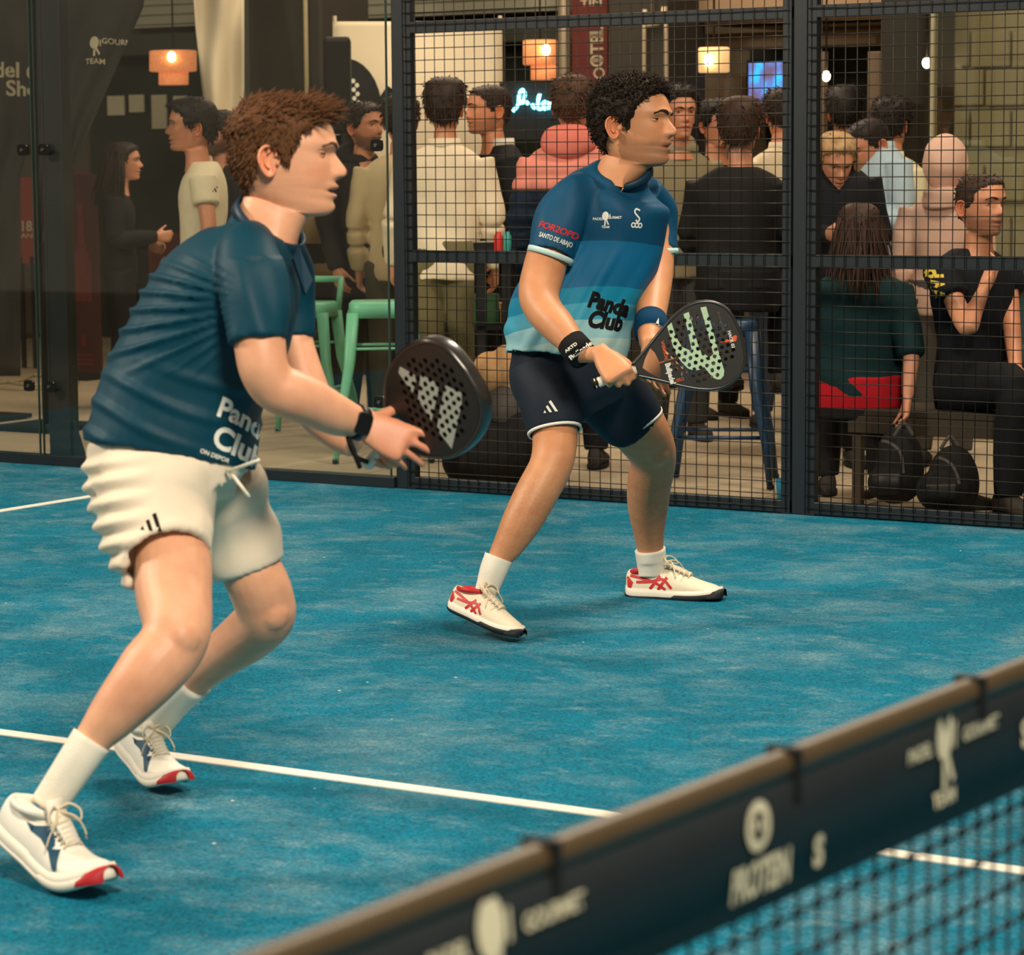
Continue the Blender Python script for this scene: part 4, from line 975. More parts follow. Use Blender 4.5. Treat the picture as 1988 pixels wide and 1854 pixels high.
limb_px(B, [(1275, 420, 9.2, 34), (1276, 480, 9.18, 34), (1272, 540, 9.12, 34), (1266, 590, 9.04, 32), (1262, 640, 8.94, 26), (1262, 672, 8.88, 20)])
limb_px(B, [(1100, 720, 9.12, 88, .9), (1120, 620, 9.1, 84, .9), (1180, 450, 9.06, 78, .9), (1200, 380, 9.05, 50, .8)])
# racket
ra2 = cv(.945, .318, .08); rc2 = atD(1352, 678, 8.58); sc2 = 1.0; ro2 = rc2-nrm(ra2)*.318*sc2
R2, pr2, px2, R2f = racket(ro2, ra2, cv(-.06, -.06, 1), 'dark racket with a pale mint emblem held by the player in the banded shirt', 'grip_white', sp=.0212, sc=sc2, butt='grip_black', out=RK_TEAR)
Z2 = lambda pts: px2([(1230+x/9.036, 580+y/9.036) for x, y in pts])
pr2(Z2([(590, 487), (665, 415), (740, 660), (850, 845), (1000, 910), (1150, 900), (1210, 1000), (1260, 1180), (1160, 1245), (1060, 1260), (950, 1220), (850, 1120), (760, 1000), (690, 830), (640, 660)]), 'print_mint')
pr2(Z2([(875, 268), (968, 230), (1060, 560), (1130, 800), (1180, 930), (1280, 1180), (1150, 1150), (1020, 930), (1000, 800), (940, 520)]), 'print_mint', lift=.0010)
pr2(Z2([(1172, 155), (1272, 135), (1380, 520), (1500, 960), (1590, 1260), (1580, 1350), (1530, 1410), (1470, 1415), (1400, 1390), (1280, 1250), (1180, 1130), (1170, 1000), (1230, 960), (1330, 1030), (1400, 970), (1340, 740), (1250, 420)]), 'print_mint', lift=.0012)
pr2(Z2([(1510, 772), (1790, 635), (1815, 660), (1800, 745)]), 'print_orange', lift=.0014)
pr2(Z2([(442, 1118), (735, 1032), (742, 1040), (448, 1136)]), 'print_orange', lift=.0014)
def rtext(s, zp, zq, h, m_, bold=.0006):
    a0 = Z2([zp, zq])[0][:, :2]; d = a0[1]-a0[0]; L_ = np.linalg.norm(d); d = d/L_; v, f = text_mesh(s, h, bold, 0, 'LEFT'); k = L_/max(v[:, 0].max(), 1e-6)
    P = a0[0]+v[:, :1]*k*d+v[:, 1:2]*np.array([-d[1], d[0]]); pr2((np.c_[P, np.zeros(len(P))], f), m_, lift=.0015, cut=False, step=.02)
rtext('Bullpadel', (590, 1130), (690, 1490), .022, 'print_white', .0009)
rtext('HACK 03', (1670, 560), (1750, 860), .013, 'print_white', .0003)
rtext('VIBRO', (500, 740), (570, 1030), .012, 'print_orange', .0003)
rtext('XPLO', (745, 1445), (885, 1400), .014, 'print_orange', .0002)
rtext('BULLPADEL', (1480, 230), (1590, 590), .008, 'print_dim', .0001)
# hands
a2 = nrm(ra2); fh = nrm(cv(.42, -.58, .62)); nh = nrm(cv(.05, .75, .66)); hp = ro2+a2*.060
hand(B, hp+nh*.031-fh*.078, fh, nh, a2, per=[(58, 72, 40), (62, 76, 45), (66, 80, 45), (70, 84, 45)], thumb=(25, 30), splay=0, sc=1.10)
B.cap(hp+nh*.031-fh*.075, atD(1128, 688, 8.69), .024, .026)
hand(B, atD(1262, 668, 8.87), cv(.10, -.96, .05), cv(-.55, .0, -.8), cv(.75, -.1, -.3), per=[(6, 14, 10), (14, 18, 12), (20, 24, 16), (26, 28, 16)], thumb=(40, 10), splay=3, sc=1.0)
V, F = remesh(B, .0056, 5); C = skin_cols(V, sk2, 8); qx, qy = project(V)
hairy = np.clip((qy-880)/60, 0, 1)*np.clip((1090-qy)/30, 0, 1); C = C*(1-.14*(hairy*np.random.default_rng(4).uniform(.3, 1.4, len(V)))[:, None])
hb2 = Basis(atD(1224, 251, 8.98), cv(1, .0, .52), cv(-.02, 1, 0), 1.06)
H2, HC2, HS2 = head('slim', 96, 4, sk2, beard=.42, hairc=(46, 32, 22), mouth_open=.12, flush=.5, lips=(160, 84, 66), nose=1.02, eye_open=.85)
hv = hb2(H2.verts()); body2 = obj('body', MB().add(V, F).add(hv, H2.f), 'skin', P2, col=np.r_[C, HC2])
add_eyes(P2, hb2, (.1, .03), .85); add_brows(P2, hb2, .0048, 'hair_dark')
def th2(y, z, x): return np.interp(z, [-.07, -.02, .04, .08, .11, .13], [.008, .014, .016, .017, .020, .022])
cp, cf, cn, ce = hair_cap(HS2, th2); m = MB().add(cp, cf); ar = varea(cp, cf)
q = tufts(cp, cn, ce, 2600, lambda p: .024+.012*(p[2] > .08), lambda p, n: n*.8+np.array([0, .15, .1]), r=.0019, curl=1.0, seed=5, jit=.5, A=ar); m.add(q.verts(), q.f)
obj('hair', xf(m, hb2), 'hair_dark', P2, recalc=False)
# shirt
S = MB()
A = crom(np.array([(1098, 694, 9.1, 117, .95), (1102, 655, 9.1, 122, .95), (1116, 605, 9.1, 118, .95), (1148, 545, 9.09, 106, .95), (1182, 470, 9.07, 104, .9), (1188, 400, 9.05, 112, .85), (1196, 364, 9.04, 88, .8), (1208, 338, 9.02, 50, .95)], float), 5)
cc = atD(1214, 333, 9.0); ax_ = nrm(atD(1246, 356, 8.93)-atD(1170, 304, 9.08))
rg = px_rings(A[::-1]); S.loft(sleeve_rings([neck_ring(cc, ax_, .078, .078, cv(-.5, .85, .1))]+rg[1:], .05, .010))
rg = px_rings(crom(np.array([(1150, 368, 8.99, 42, 1.), (1100, 402, 8.96, 50, 1.), (1082, 448, 8.93, 49, 1.), (1068, 496, 8.91, 44, 1.)], float), 5), 28); S.loft(sleeve_rings(rg, .05, .009))
rg = px_rings(crom(np.array([(1245, 375, 9.14, 40, 1.), (1272, 410, 9.2, 40, 1.), (1278, 450, 9.2, 36, 1.), (1282, 490, 9.18, 33, 1.)], float), 5), 24); S.loft(sleeve_rings(rg, .05, .009))
V, F = remesh(S, .0066, 3); N = vnormals(V, F); qx, qy = project(V)
u = (qx-1150)+.55*(qy-560); wg = np.clip((qy-470)/60, 0, 1)*np.clip((700-qy)/30, .2, 1)
fold = wg*.0085*np.maximum(0, np.sin(u*.075+waves(V, 41, 8)*1.8))**1.4 + np.clip((470-qy)/60, 0, 1)*.0050*np.sin((qx*.9-qy*.3)*.08+waves(V, 42, 12)*1.4)
back = np.clip((1040-qx)/40, 0, 1)*np.clip((qy-600)/30, 0, 1); fold += back*.006*np.sin((qy-.5*qx)*.10+waves(V, 43, 10))
V = V+N*(fold+.0012*waves(V, 44, 55))[:, None]
shirt2 = obj('shirt', (V, F), 'banded_shirt', P2)
slv = (qy < 520)*((qx < 1128-.15*(qy-400))*(((V-CAM) @ cD) < 9.0)) | ((qx > 1262)*(qy < 505)*(((V-CAM) @ cD) > 9.10))
band = np.clip((700-qy-.035*(qx-1100)+.0009*(qx-1150)**2)/400, 0, .99); band = np.where(slv, .9, band)
at = shirt2.data.attributes.new('Band', 'FLOAT', 'POINT'); at.data.foreach_set('value', band.astype(np.float32))
sh2 = bvh_of(V, F)
for (pts, ref) in (([(1070, 491, 8.908, 45.5, 1.), (1066.5, 501, 8.908, 44.5, 1.)], 0), ([(1281.5, 486, 9.18, 34.5, 1.), (1282.5, 496, 9.18, 34, 1.)], 0)):
    r2 = px_rings(np.array(pts, float), 32); c0, c1 = r2[0].mean(0), r2[1].mean(0)
    m = MB().loft([r2[0], c0+(r2[0]-c0)*1.03, c1+(r2[1]-c1)*1.03, r2[1], c1+(r2[1]-c1)*.90, c0+(r2[0]-c0)*.90], closed=True, cap=False); obj('cuff_trim', m, 'pale_trim', shirt2)
cc = atD(1214, 333, 9.0); ax_ = nrm(atD(1246, 356, 8.93)-atD(1170, 304, 9.08)); lat = nrm(np.cross(ax_, cv(-.5, .85, .1))); up_ = np.cross(lat, ax_); up_ = up_ if up_ @ cU > 0 else -up_
m = MB().loft([circ(cc+up_*h, ax_*a_, lat*b_, 36) for a_, b_, h in ((.086, .086, -.014), (.083, .083, .009), (.074, .074, .011), (.068, .068, -.016))], closed=True, cap=False); obj('collar', m, 'shirt_petrol_dark', shirt2)
ex, ey = cv(.97, -.02, .1), cv(.05, 1, 0); dd = cv(.25, .05, 1)
drape_each(text_mesh('Panda', .066, .0036, .3, 'LEFT'), atD(1164, 572, 8.8), cv(.98, -.16, .3), cv(.1, 1, 0), sh2, 'printed_word', 'print_black', shirt2, d=dd, step=.01)
drape_each(text_mesh('Club', .070, .0038, .3, 'LEFT'), atD(1163, 611, 8.8), cv(.98, -.06, .3), cv(.1, 1, 0), sh2, 'printed_word', 'print_black', shirt2, d=dd, step=.01)
sn = stroke(crom([(.010, .030), (-.004, .034), (-.010, .024), (-.002, .014), (.008, .004), (.002, -.006), (-.006, .0)], 5), .0055)
rr3 = [stroke([(cx+math.cos(a)*.0065, -.016+math.sin(a)*.0065) for a in np.linspace(0, 6.29, 14)], .0045) for cx in (-.013, .0, .013)]
drape(merge(sn, *rr3), atD(1264, 420, 8.8), ex, ey, sh2, 'printed_mark', 'print_white', shirt2, d=cv(.3, 0, 1))
drape(racket_logo(.034), atD(1190, 418, 8.8), ex, ey, sh2, 'printed_mark', 'print_white', shirt2, d=cv(.15, 0, 1))
drape(text_mesh('PADEL', .011, .0002), atD(1176, 418, 8.8), ex, ey, sh2, 'printed_word', 'print_white', shirt2, d=cv(.15, 0, 1))
drape(text_mesh('GOURMET', .011, .0002), atD(1205, 416, 8.8), ex, ey, sh2, 'printed_word', 'print_white', shirt2, d=cv(.15, 0, 1))
drape(text_mesh('TEAM', .010, .0002), atD(1191, 434, 8.8), ex, ey, sh2, 'printed_word', 'print_white', shirt2, d=cv(.15, 0, 1))
e3, e4 = cv(.93, -.33, .3), cv(.33, .94, 0)
drape(text_mesh('FOR2OPD', .028, .0006, .1), atD(1079, 437, 8.7), e3, e4, sh2, 'printed_word', 'print_red', shirt2, d=cv(-.1, 0, 1))
v, f = text_mesh('SANTO DE ABAJO', .021, .0003); v[:, 0] *= .62; drape((v, f), atD(1074, 456, 8.7), e3, e4, sh2, 'printed_word', 'print_white', shirt2, d=cv(-.1, 0, 1))
# shorts
S = MB()
S.loft(px_rings(crom(np.array([(1100, 655, 9.12, 104, .9), (1101, 684, 9.12, 111, .92), (1106, 725, 9.13, 116, .92), (1120, 765, 9.15, 108, .95), (1135, 800, 9.16, 80, 1.)], float), 4)))
rg = px_rings(crom(np.array([(1062, 730, 9.06, 72, 1.), (1068, 785, 9.0, 62, 1.), (1077, 838, 8.97, 52, 1.)], float), 5)); S.loft(sleeve_rings(rg, .05, .010))
rg = px_rings(crom(np.array([(1160, 735, 9.24, 74, 1.), (1200, 782, 9.31, 68, 1.), (1230, 824, 9.36, 62, 1.)], float), 5)); S.loft(sleeve_rings(rg, .05, .010))
V, F = remesh(S, .0066, 3); N = vnormals(V, F); qx, qy = project(V)
V = V+N*(.004*np.sin((qy*.7-qx*.4)*.07+waves(V, 51, 10)*1.6)+.001*waves(V, 52, 50))[:, None]; shorts2 = obj('shorts', (V, F), 'navy_cloth', P2)
bv = bvh_of(V, F)
drape_each(stripes3(.036), atD(1071, 789, 8.8), cv(.97, .12, .1), cv(-.12, .99, 0), bv, 'printed_mark', 'print_white', shorts2, d=cv(0, 0, 1))
for pts in ([(1076.5, 835, 8.972, 53.5, 1.), (1077.2, 839.5, 8.97, 53, 1.)], [(1228.5, 821, 9.358, 63.5, 1.), (1231, 825.5, 9.36, 63, 1.)]):
    r2 = px_rings(np.array(pts, float), 36); m = MB().loft([r2[0], r2[1], r2[1]+(r2[1].mean(0)-r2[1])*.08, r2[0]+(r2[0].mean(0)-r2[0])*.08], closed=True, cap=False); obj('hem_piping', m, 'print_white', shorts2)
# socks, shoes, wristbands
m = MB(); limb_px(m, [(968, 1082, 8.88, 28), (958, 1108, 8.88, 27), (949, 1134, 8.88, 24, .8), (943, 1150, 8.88, 22, .7)]); obj('sock', m, 'sock_white', P2)
m = MB(); limb_px(m, [(1262, 1066, 9.59, 30), (1265, 1090, 9.6, 29), (1266, 1106, 9.6, 28, .75), (1266, 1120, 9.6, 26, .6)]); obj('sock', m, 'sock_white', P2)
sh = ('shoe_cream', 'sole_white', 'sole_dark', 'sole_dark', 'shoe_red')
def tiger(par, u_, frm):
    bq = BVHTree.FromPolygons([tuple(q) for q in u_[0]], u_[1]); h, ex_, ey_, ez_ = frm; sg = 1 if ex_ @ -cD > 0 else -1
    for pts, w_ in (([(.018, .068), (.06, .060), (.10, .050), (.135, .030)], .008), ([(.04, .050), (.085, .052), (.125, .060), (.155, .034)], .008), ([(.085, .030), (.10, .050), (.115, .070)], .009), ([(.11, .028), (.125, .048), (.138, .066)], .009)):
        drape(stroke(crom(pts, 4), w_), h, ey_, ez_, bq, 'side_stripe', 'shoe_red', par, d=nrm(ex_)*sg, step=.012, lift=.0018)
    drape(poly([(.0, .030), (.022, .028), (.03, .048), (.012, .066), (.002, .06)]), h, ey_, ez_, bq, 'heel_patch', 'shoe_red', par, d=nrm(ex_)*sg, step=.012, lift=.0016)
s3, u3, f3 = shoe(P2, atD(1219, 1158, 9.66), onfloor(1400, 1163, .004), (0, 0, 1), sh, guard=.0075); tiger(s3, u3, f3)
s4, u4, f4 = shoe(P2, atD(875, 1180, 8.92), atD(1008, 1238, 8.76), nrm(cv(.18, 1, .2)), sh, guard=.0075); tiger(s4, u4, f4)
fa = nrm(atD(1132, 692, 8.68)-atD(1084, 635, 8.76)); wc = atD(1121, 679, 8.695); a_, b_ = frame(fa, -cD)
m = MB().loft([circ(wc+fa*h, a_*r_, b_*r_*.9, 28) for h, r_ in ((-.034, .036), (-.036, .0455), (0, .0475), (.036, .044), (.034, .034))]); wb = obj('wristband', m, 'wrist_black', P2, label='black wristband with lettering')
tg = (m.verts(), m.f); k1 = nrm(np.cross(fa, -cD)); k1 = k1 if k1 @ cR > 0 else -k1
drape(text_mesh('Bullpadel', .024, .0006), wc+fa*.010+k1*.006, k1, -fa, tg, 'printed_word', 'print_white', wb, d=-cD, step=.01)
drape(text_mesh('ARTD', .016, .0004), wc-fa*.020-k1*.014, k1, -fa, tg, 'printed_word', 'print_white', wb, d=-cD, step=.01)
fa = nrm(atD(1262, 655, 8.92)-atD(1266, 590, 9.04)); wc = atD(1263, 634, 8.96); a_, b_ = frame(fa, -cD)
m = MB().loft([circ(wc+fa*h, a_*r_, b_*r_, 28) for h, r_ in ((-.036, .040), (-.040, .049), (0, .052), (.040, .048), (.036, .036))]); wb = obj('wristband', m, 'wrist_blue', P2, label='blue wristband with a white star')
st = [(math.sin(a)*r_, math.cos(a)*r_) for a, r_ in zip(np.arange(8)*math.pi/4+.3, [.026, .007]*4)]
drape(poly(st), wc+cv(.014, .0, 0), cR, cU, (m.verts(), m.f), 'printed_mark', 'print_white', wb, d=-cD, step=.008)
# ================================================================== the crowd behind the fence
mat('cloth', (128, 128, 128), .8, .2, var=.08, scale=25, attr='Col', bump=.08, bscale=300)
mat('hair_col', (50, 35, 25), .6, .3, var=.3, scale=60, attr='Col')
mat('leather_dark', (26, 24, 22), .5, .3)
cRh, cDh = nrm(cR*[1, 1, 0]), nrm(cD*[1, 1, 0])
ARMS = {'hang': ((.235, -.03, 1.15), (.235, .05, .90)), 'bent': ((.24, -.04, 1.16), (.13, .20, 1.10)), 'hold': ((.235, .0, 1.15), (.10, .26, 1.16)), 'chin': ((.22, .10, 1.14), (.08, .17, 1.38)),
        'back': ((.25, -.12, 1.17), (.22, -.05, .92)), 'lap': ((.24, .02, 1.16), (.12, .30, 1.02)), 'down': ((.25, .02, 1.15), (.27, .10, .92))}
def hair_colors(V, rgb, seed=1): return np.tile(np.array(s2l(rgb)), (len(V), 1))*(1+.25*waves(V, seed, 120)[:, None])
def crowd(label, hx, hy, D, ang, top=(40, 40, 40), sleeve='long', bottom=(30, 30, 34), hairc=(40, 28, 20), style='short', skin=(196, 138, 104), beard=0., arms=('hang', 'hang'), pitch=0., turn=0., sit=None, s=None, top2=None, hood=None, collar=None,
          neckc=None, puffer=False, shoec=(60, 55, 50), wide=1., group='spectators behind the fence', spread=0., belly=1.):
    O = atD(hx, hy, D); a = math.radians(ang); f = nrm(cRh*math.cos(a)+cDh*math.sin(a)); x = nrm(np.cross(f, [0, 0, 1.])); up = np.array([0, 0, 1.])
    hip = .93 if sit is None else sit
    if s is None: s = O[2]/1.66 if sit is None else max(.95, min(1.1, (O[2]-sit)/.73))
    if sit is not None: hip = (O[2]-.73*s)/s
    G = O-f*.035*s; G[2] = 0; dz = hip-.93
    W = lambda p: G+s*(p[0]*x+p[1]*f+(p[2]+dz)*up); WL = lambda p: G+s*(p[0]*x+p[1]*f+p[2]*up)
    t = thing('person', G, label, 'person', group)
    # limb paths
    paths = []
    for sg, ar in ((1, arms[0]), (-1, arms[1])):
        e, w_ = ARMS[ar] if isinstance(ar, str) else ar
        paths.append([W((sg*.175, -.01, 1.42)), W((sg*e[0], e[1], e[2])), W((sg*w_[0], w_[1], w_[2]))])
    legs = []
    for sg in (1, -1):
        if sit is None: legs.append([WL((sg*.09, 0, hip)), WL((sg*(.10+spread), .02, .50)), WL((sg*(.11+spread*1.6), -.01, .085))])
        else: legs.append([WL((sg*.10, 0, hip)), WL((sg*(.13+spread), .42, hip+.02)), WL((sg*(.12+spread), .38, max(.085, hip-.42)))])
    B = MB(); T = MB(); U = MB()
    n = 16
    def ringsT(rows, k=1., n=26): return [circ(W((0, oy, z)), x*hw*s*k*wide, f*hd*s*k*belly, n, 2.3) for z, hw, hd, oy in rows]
    rows = [(.84 if sit is None else .935, .178, .128, 0), (.95, .176, .124, 0), (1.08, .168, .118, 0), (1.20, .178, .122, .0), (1.32, .195, .126, -.005), (1.40, .195, .112, -.012), (1.455, .150, .088, -.02), (1.495, .080, .070, -.015)]
    rows = crom(np.array(rows), 3); T.loft(ringsT(rows)[::-1]); B.loft(ringsT(rows, .8))
    for p in paths:
        q = crom([p[0], (p[0]+p[1])/2, p[1], (p[1]*.55+p[2]*.45), p[2]], 4); r = np.interp(np.linspace(0, 1, len(q)), [0, .25, .5, .75, 1], [.048, .044, .040, .036, .027])*s
        B.tube(q, r, 12); k = len(q) if sleeve == 'long' else int(len(q)*(.34 if sleeve == 'short' else .55)); T.tube(np.vstack([q[:k], q[k-1]+(q[k-1]-q[k-2])*.2]), np.r_[r[:k]*(1.42 if sleeve != 'long' else 1.38)+.006, r[k-1]*1.3], 14)
        fd = nrm(p[2]-p[1]); sd = x if abs(fd @ f) < .9 else x; thumb_s = nrm(f-fd*(f @ fd)) if abs(f @ fd) < .8 else up
        inward = nrm((G+up*1.2*s)-p[2]); hand(B, p[2], fd, -inward+.01*f, thumb_s, curl=(20, 30, 20), sc=s, splay=2)
    for p in legs:
        q = crom([p[0], (p[0]+p[1])/2, p[1], (p[1]+p[2])/2, p[2]], 4); r = np.interp(np.linspace(0, 1, len(q)), [0, .25, .5, .7, 1], [.088, .078, .060, .056, .042])*s
        B.tube(q, r, 12); U.tube(q, r*1.16+.008, 16)
    U.loft([circ(WL((0, 0, z)), x*hw*s*wide, f*hd*s, 22, 2.3) for z, hw, hd in ((hip-.10, .165, .115), (hip, .178, .128), (hip+.10, .172, .122))])
    # body with head
    V, F = remesh(B, .009*s, 3); hf = nrm(f*math.cos(math.radians(turn))+x*math.sin(math.radians(turn))); hu = nrm(up*math.cos(math.radians(pitch))+hf*math.sin(math.radians(pitch))); hf = nrm(hf*math.cos(math.radians(pitch))-up*math.sin(math.radians(pitch)))
    hb = Basis(O, hf, hu, s*1.02); H, HC, HS = head('up', 44, 2, skin, beard=beard, hairc=hairc, flush=.4, mouth_open=.1)
    obj('body', MB().add(V, F).add(hb(H.verts()), H.f), 'skin', t, col=np.r_[skin_cols(V, skin), HC])
    add_eyes(t, hb)
    hl = {'short': (.012, .012, .018), 'thick': (.020, .020, .030), 'crop': (.006, .006, .009), 'curly': (.020, .022, .030), 'long': (.016, .016, .020)}[style]
    cp, cf, cn, ce = hair_cap(HS, lambda y, z, xx: np.interp(z, [-.07, .05, .12], hl)); m = MB().add(cp, cf); ar_ = varea(cp, cf)
    fl = {'short': lambda p, nn: nn*.4+np.array([0, .2, -.4]), 'crop': lambda p, nn: nn*.5+np.array([0, .1, -.5]), 'thick': lambda p, nn: nn*.35+np.array([0, .4, -.5]) if p[2] > .05 else nn*.2+np.array([0, -.1, -1]), 'curly': lambda p, nn: nn, 'long': lambda p, nn: nn*.15+np.array([0, -.15, -1])}[style]
    q = tufts(cp, cn, ce, 520, lambda p: {'crop': .010}.get(style, .026), fl, r=.0034, curl=1. if style == 'curly' else .15, seed=int(hx), jit=.5 if style == 'curly' else .2, A=ar_); m.add(q.verts(), q.f)
    if style == 'long':
        q = tufts(cp, cn, ce, 300, lambda p: .27, lambda p, nn: np.array([nn[0]*.12, nn[1]*.10-.05, -1]), r=.0075, curl=.05, seed=3, jit=.06, A=ar_, sel=lambda P: ((P[:, 1] < .03)*(P[:, 2] < .09)*1.)); m.add(q.verts(), q.f)
    hv = hb(m.verts()); obj('hair', MB().add(hv, m.f), 'hair_col', t, recalc=False, col=hair_colors(hv, hairc))
    if style != 'x': add_brows(t, hb, .0042, 'hair_col', [c*.8 for c in hairc])
    # garments
    V, F = remesh(T, .0105*s, 3); N = vnormals(V, F); loc = (V-G)/s; zz = loc @ up-dz
    if puffer: dsp = .010*np.abs(np.sin(zz*math.pi/.075))-.002+.003*waves(V, 5, 40)
    else: dsp = .006*np.sin(waves(V, int(hx), 7)*3+zz*16+(loc @ x)*9)*np.clip((1.42-zz)/.2, .2, 1)+.002*waves(V, 6, 40)
    V = V+N*dsp[:, None]*s; C = np.tile(np.array(s2l(top)), (len(V), 1))
    if top2 is not None: k = np.clip((zz-top2[0])/.01, 0, 1)[:, None]; C = C*(1-k)+np.array(s2l(top2[1]))*k
    kn = {'long': 'jacket', 'short': 'shirt', 'half': 'shirt'}[sleeve]; g_ = obj(kn, (V, F), 'cloth', t, col=C)
    if hood is not None:
        m = MB(); hb2 = [W((0, -.075, 1.43)), W((0, -.105, 1.50)), W((0, -.10, 1.58)), W((0, -.075, 1.63))]
        if hood[1] == 'down': m.ell(W((0, -.085, 1.505)), [x*.135*s, nrm(f*.5-up*.3)*.062*s, nrm(up*.8+f*.4)*.085*s], 24, 12); m.loft([circ(W((0, -.02+.045*math.cos(q_)*0, 1.475+h)), x*r_*s, f*r_*.85*s, 24) for q_, (h, r_) in enumerate(((0, .12), (.03, .115), (.05, .10), (.03, .09)))])
        else: m.ell(O-hf*.02*s+up*.005, [x*.124*s, hf*.142*s, up*.162*s], 26, 16); m.tube([W((0, -.06, 1.42)), W((0, -.06, 1.52))], .11*s, 20)
        v, ff = remesh(m, .0085, 3); v = v+vnormals(v, ff)*(.004*waves(v, 9, 45))[:, None]; obj('hood', (v, ff), 'cloth', g_, col=np.tile(np.array(s2l(hood[0])), (len(v), 1)))
    if collar is not None:
        rr = [circ(W((0, -.012+oy, z)), x*r_*s, f*r_*.95*s, 26) for z, r_, oy in ((1.475, .088, 0), (1.525, .078, -.004), (1.52, .072, -.004), (1.475, .078, 0))]; m = MB().loft(rr, closed=True, cap=False); obj('collar', m, 'cloth', g_, col=np.tile(np.array(s2l(collar)), (m.n, 1)))
    V, F = remesh(U, .0105*s, 2); V = V+vnormals(V, F)*(.004*waves(V, 4, 30))[:, None]; obj('trousers', (V, F), 'cloth', t, col=np.tile(np.array(s2l(bottom)), (len(V), 1)))
    for sg, p in zip((1, -1), legs):
        a0 = p[2].copy(); z0 = max(0, a0[2]-.085*s); m = MB()
        rr = [circ(np.array([*(a0+f*y*s)[:2], z0+(.012+h/2)*s]), x*w_*s, up*(h/2+.006)*s, 14, 2.6) for y, w_, h in ((-.075, .020, .05), (-.06, .034, .075), (-.01, .038, .085), (.06, .043, .06), (.13, .045, .042), (.175, .034, .034), (.19, .015, .022))]
        m.loft(rr); so = obj('shoe', m, 'cloth', t, col=np.tile(np.array(s2l(shoec)), (m.n, 1)))
        m = MB().loft([circ(np.array([*(a0+f*.058*s)[:2], z0+h*s]), x*.047*s, f*.14*s, 18, 2.5) for h in (.0, .016)]); obj('sole', m, 'sole_white' if sum(shoec) > 300 else 'rubber', so)
    return t, dict(W=W, WL=WL, f=f, x=x, s=s, G=G, paths=paths, O=O, hb=hb, top=(g_, ))
K = (28, 27, 26)
crowd('woman in black with long dark hair behind the left glass', 236, 318, 17.0, 2, K, 'long', K, (42, 28, 20), 'long', (196, 138, 106), arms=('hold', 'bent'), wide=.92)
b2 = crowd('dark-haired man in a white T-shirt facing left behind the glass', 376, 250, 14.2, 184, (214, 200, 170), 'short', (40, 40, 44), (30, 22, 16), 'thick', (190, 126, 94))
crowd('bearded man in a dark jacket behind the man in the white T-shirt', 428, 262, 15.4, 205, (30, 30, 30), 'long', K, (32, 24, 18), 'crop', (180, 118, 88), beard=.85)
crowd('bearded man in a black hoodie standing beside the mint stools', 708, 250, 15.5, -48, (26, 25, 24), 'long', (24, 24, 24), (40, 28, 20), 'short', (196, 132, 98), beard=.7, hood=((26, 25, 24), 'down'), turn=0)
crowd('person in a beige overshirt half hidden by the fence post', 778, 238, 14.85, 84, (190, 170, 132), 'long', (70, 66, 52), (44, 32, 22), 'short')
crowd('person in a beige sweater and dark trousers behind the head of the left player', 606, 262, 16.2, 80, (150, 128, 92), 'long', (26, 25, 24), (44, 32, 22), 'short')
b6 = crowd('man in an untucked white shirt and olive trousers seen from behind', 864, 214, 14.25, 82, (232, 214, 184), 'long', (112, 104, 74), (46, 30, 20), 'thick', (200, 140, 104), collar=(226, 208, 178), arms=('hang', 'down'))
crowd('smiling man in a dark jacket with a white collar facing left', 952, 218, 15.3, 198, (30, 30, 32), 'long', K, (44, 30, 22), 'crop', (206, 138, 100), beard=.45, collar=(214, 206, 190))
crowd('person in a pink and navy puffer jacket with the hood down', 1112, 208, 13.4, 78, (20, 34, 50), 'long', (26, 28, 34), (74, 48, 30), 'short', top2=(1.285, (226, 138, 120)), hood=((222, 122, 106), 'down'), puffer=True, wide=1.08)
crowd('person with brown hair and a red collar half hidden behind the right player', 1152, 268, 15.5, 190, (50, 32, 30), 'long', K, (92, 62, 40), 'long', (206, 146, 110), collar=(200, 50, 40))
crowd('young man in an olive hoodie facing the court behind the right player', 1318, 226, 14.6, -78, (128, 118, 92), 'long', (60, 60, 58), (34, 24, 18), 'curly', (196, 132, 100), hood=((140, 130, 104), 'down'))
crowd('dark-haired person half hidden behind the man in the black jacket', 1392, 246, 15.8, -62, (46, 50, 54), 'long', K, (28, 22, 18), 'thick', (196, 134, 102))
b13 = crowd('man in a black jacket sitting on a high stool with his back to the court', 1438, 254, 12.75, 72, (27, 25, 24), 'long', (24, 23, 23), (62, 40, 26), 'thick', (198, 136, 104), sit=.86, wide=1.12, arms=('lap', 'lap'), shoec=(70, 62, 52))
crowd('man in a cream shirt seen from behind left of the fence post', 1518, 226, 15.2, 96, (220, 202, 170), 'long', (60, 70, 84), (40, 28, 20), 'short', (206, 140, 106), collar=(222, 206, 178))
crowd('blonde woman in black looking down beside the fence post', 1622, 316, 13.3, -84, (24, 26, 32), 'long', K, (160, 128, 88), 'long', (206, 146, 112), pitch=24, s=.93, arms=('hold', 'hold'))
crowd('man in a light blue shirt bending his head beside the blonde woman', 1690, 286, 14.2, 205, (168, 190, 200), 'long', (50, 56, 70), (34, 25, 20), 'crop', (196, 134, 102), pitch=22, beard=.4, collar=(176, 198, 206), arms=('hold', 'hold'), s=.98)
crowd('person with dark hair in the shade of the doorway', 1640, 222, 15.6, 88, (34, 30, 28), 'long', K, (26, 20, 17), 'thick')
crowd('curly-haired person in a cream jacket beside the black column', 1732, 244, 15.0, 62, (216, 204, 168), 'long', (70, 66, 60), (28, 21, 17), 'curly', collar=(220, 208, 176))
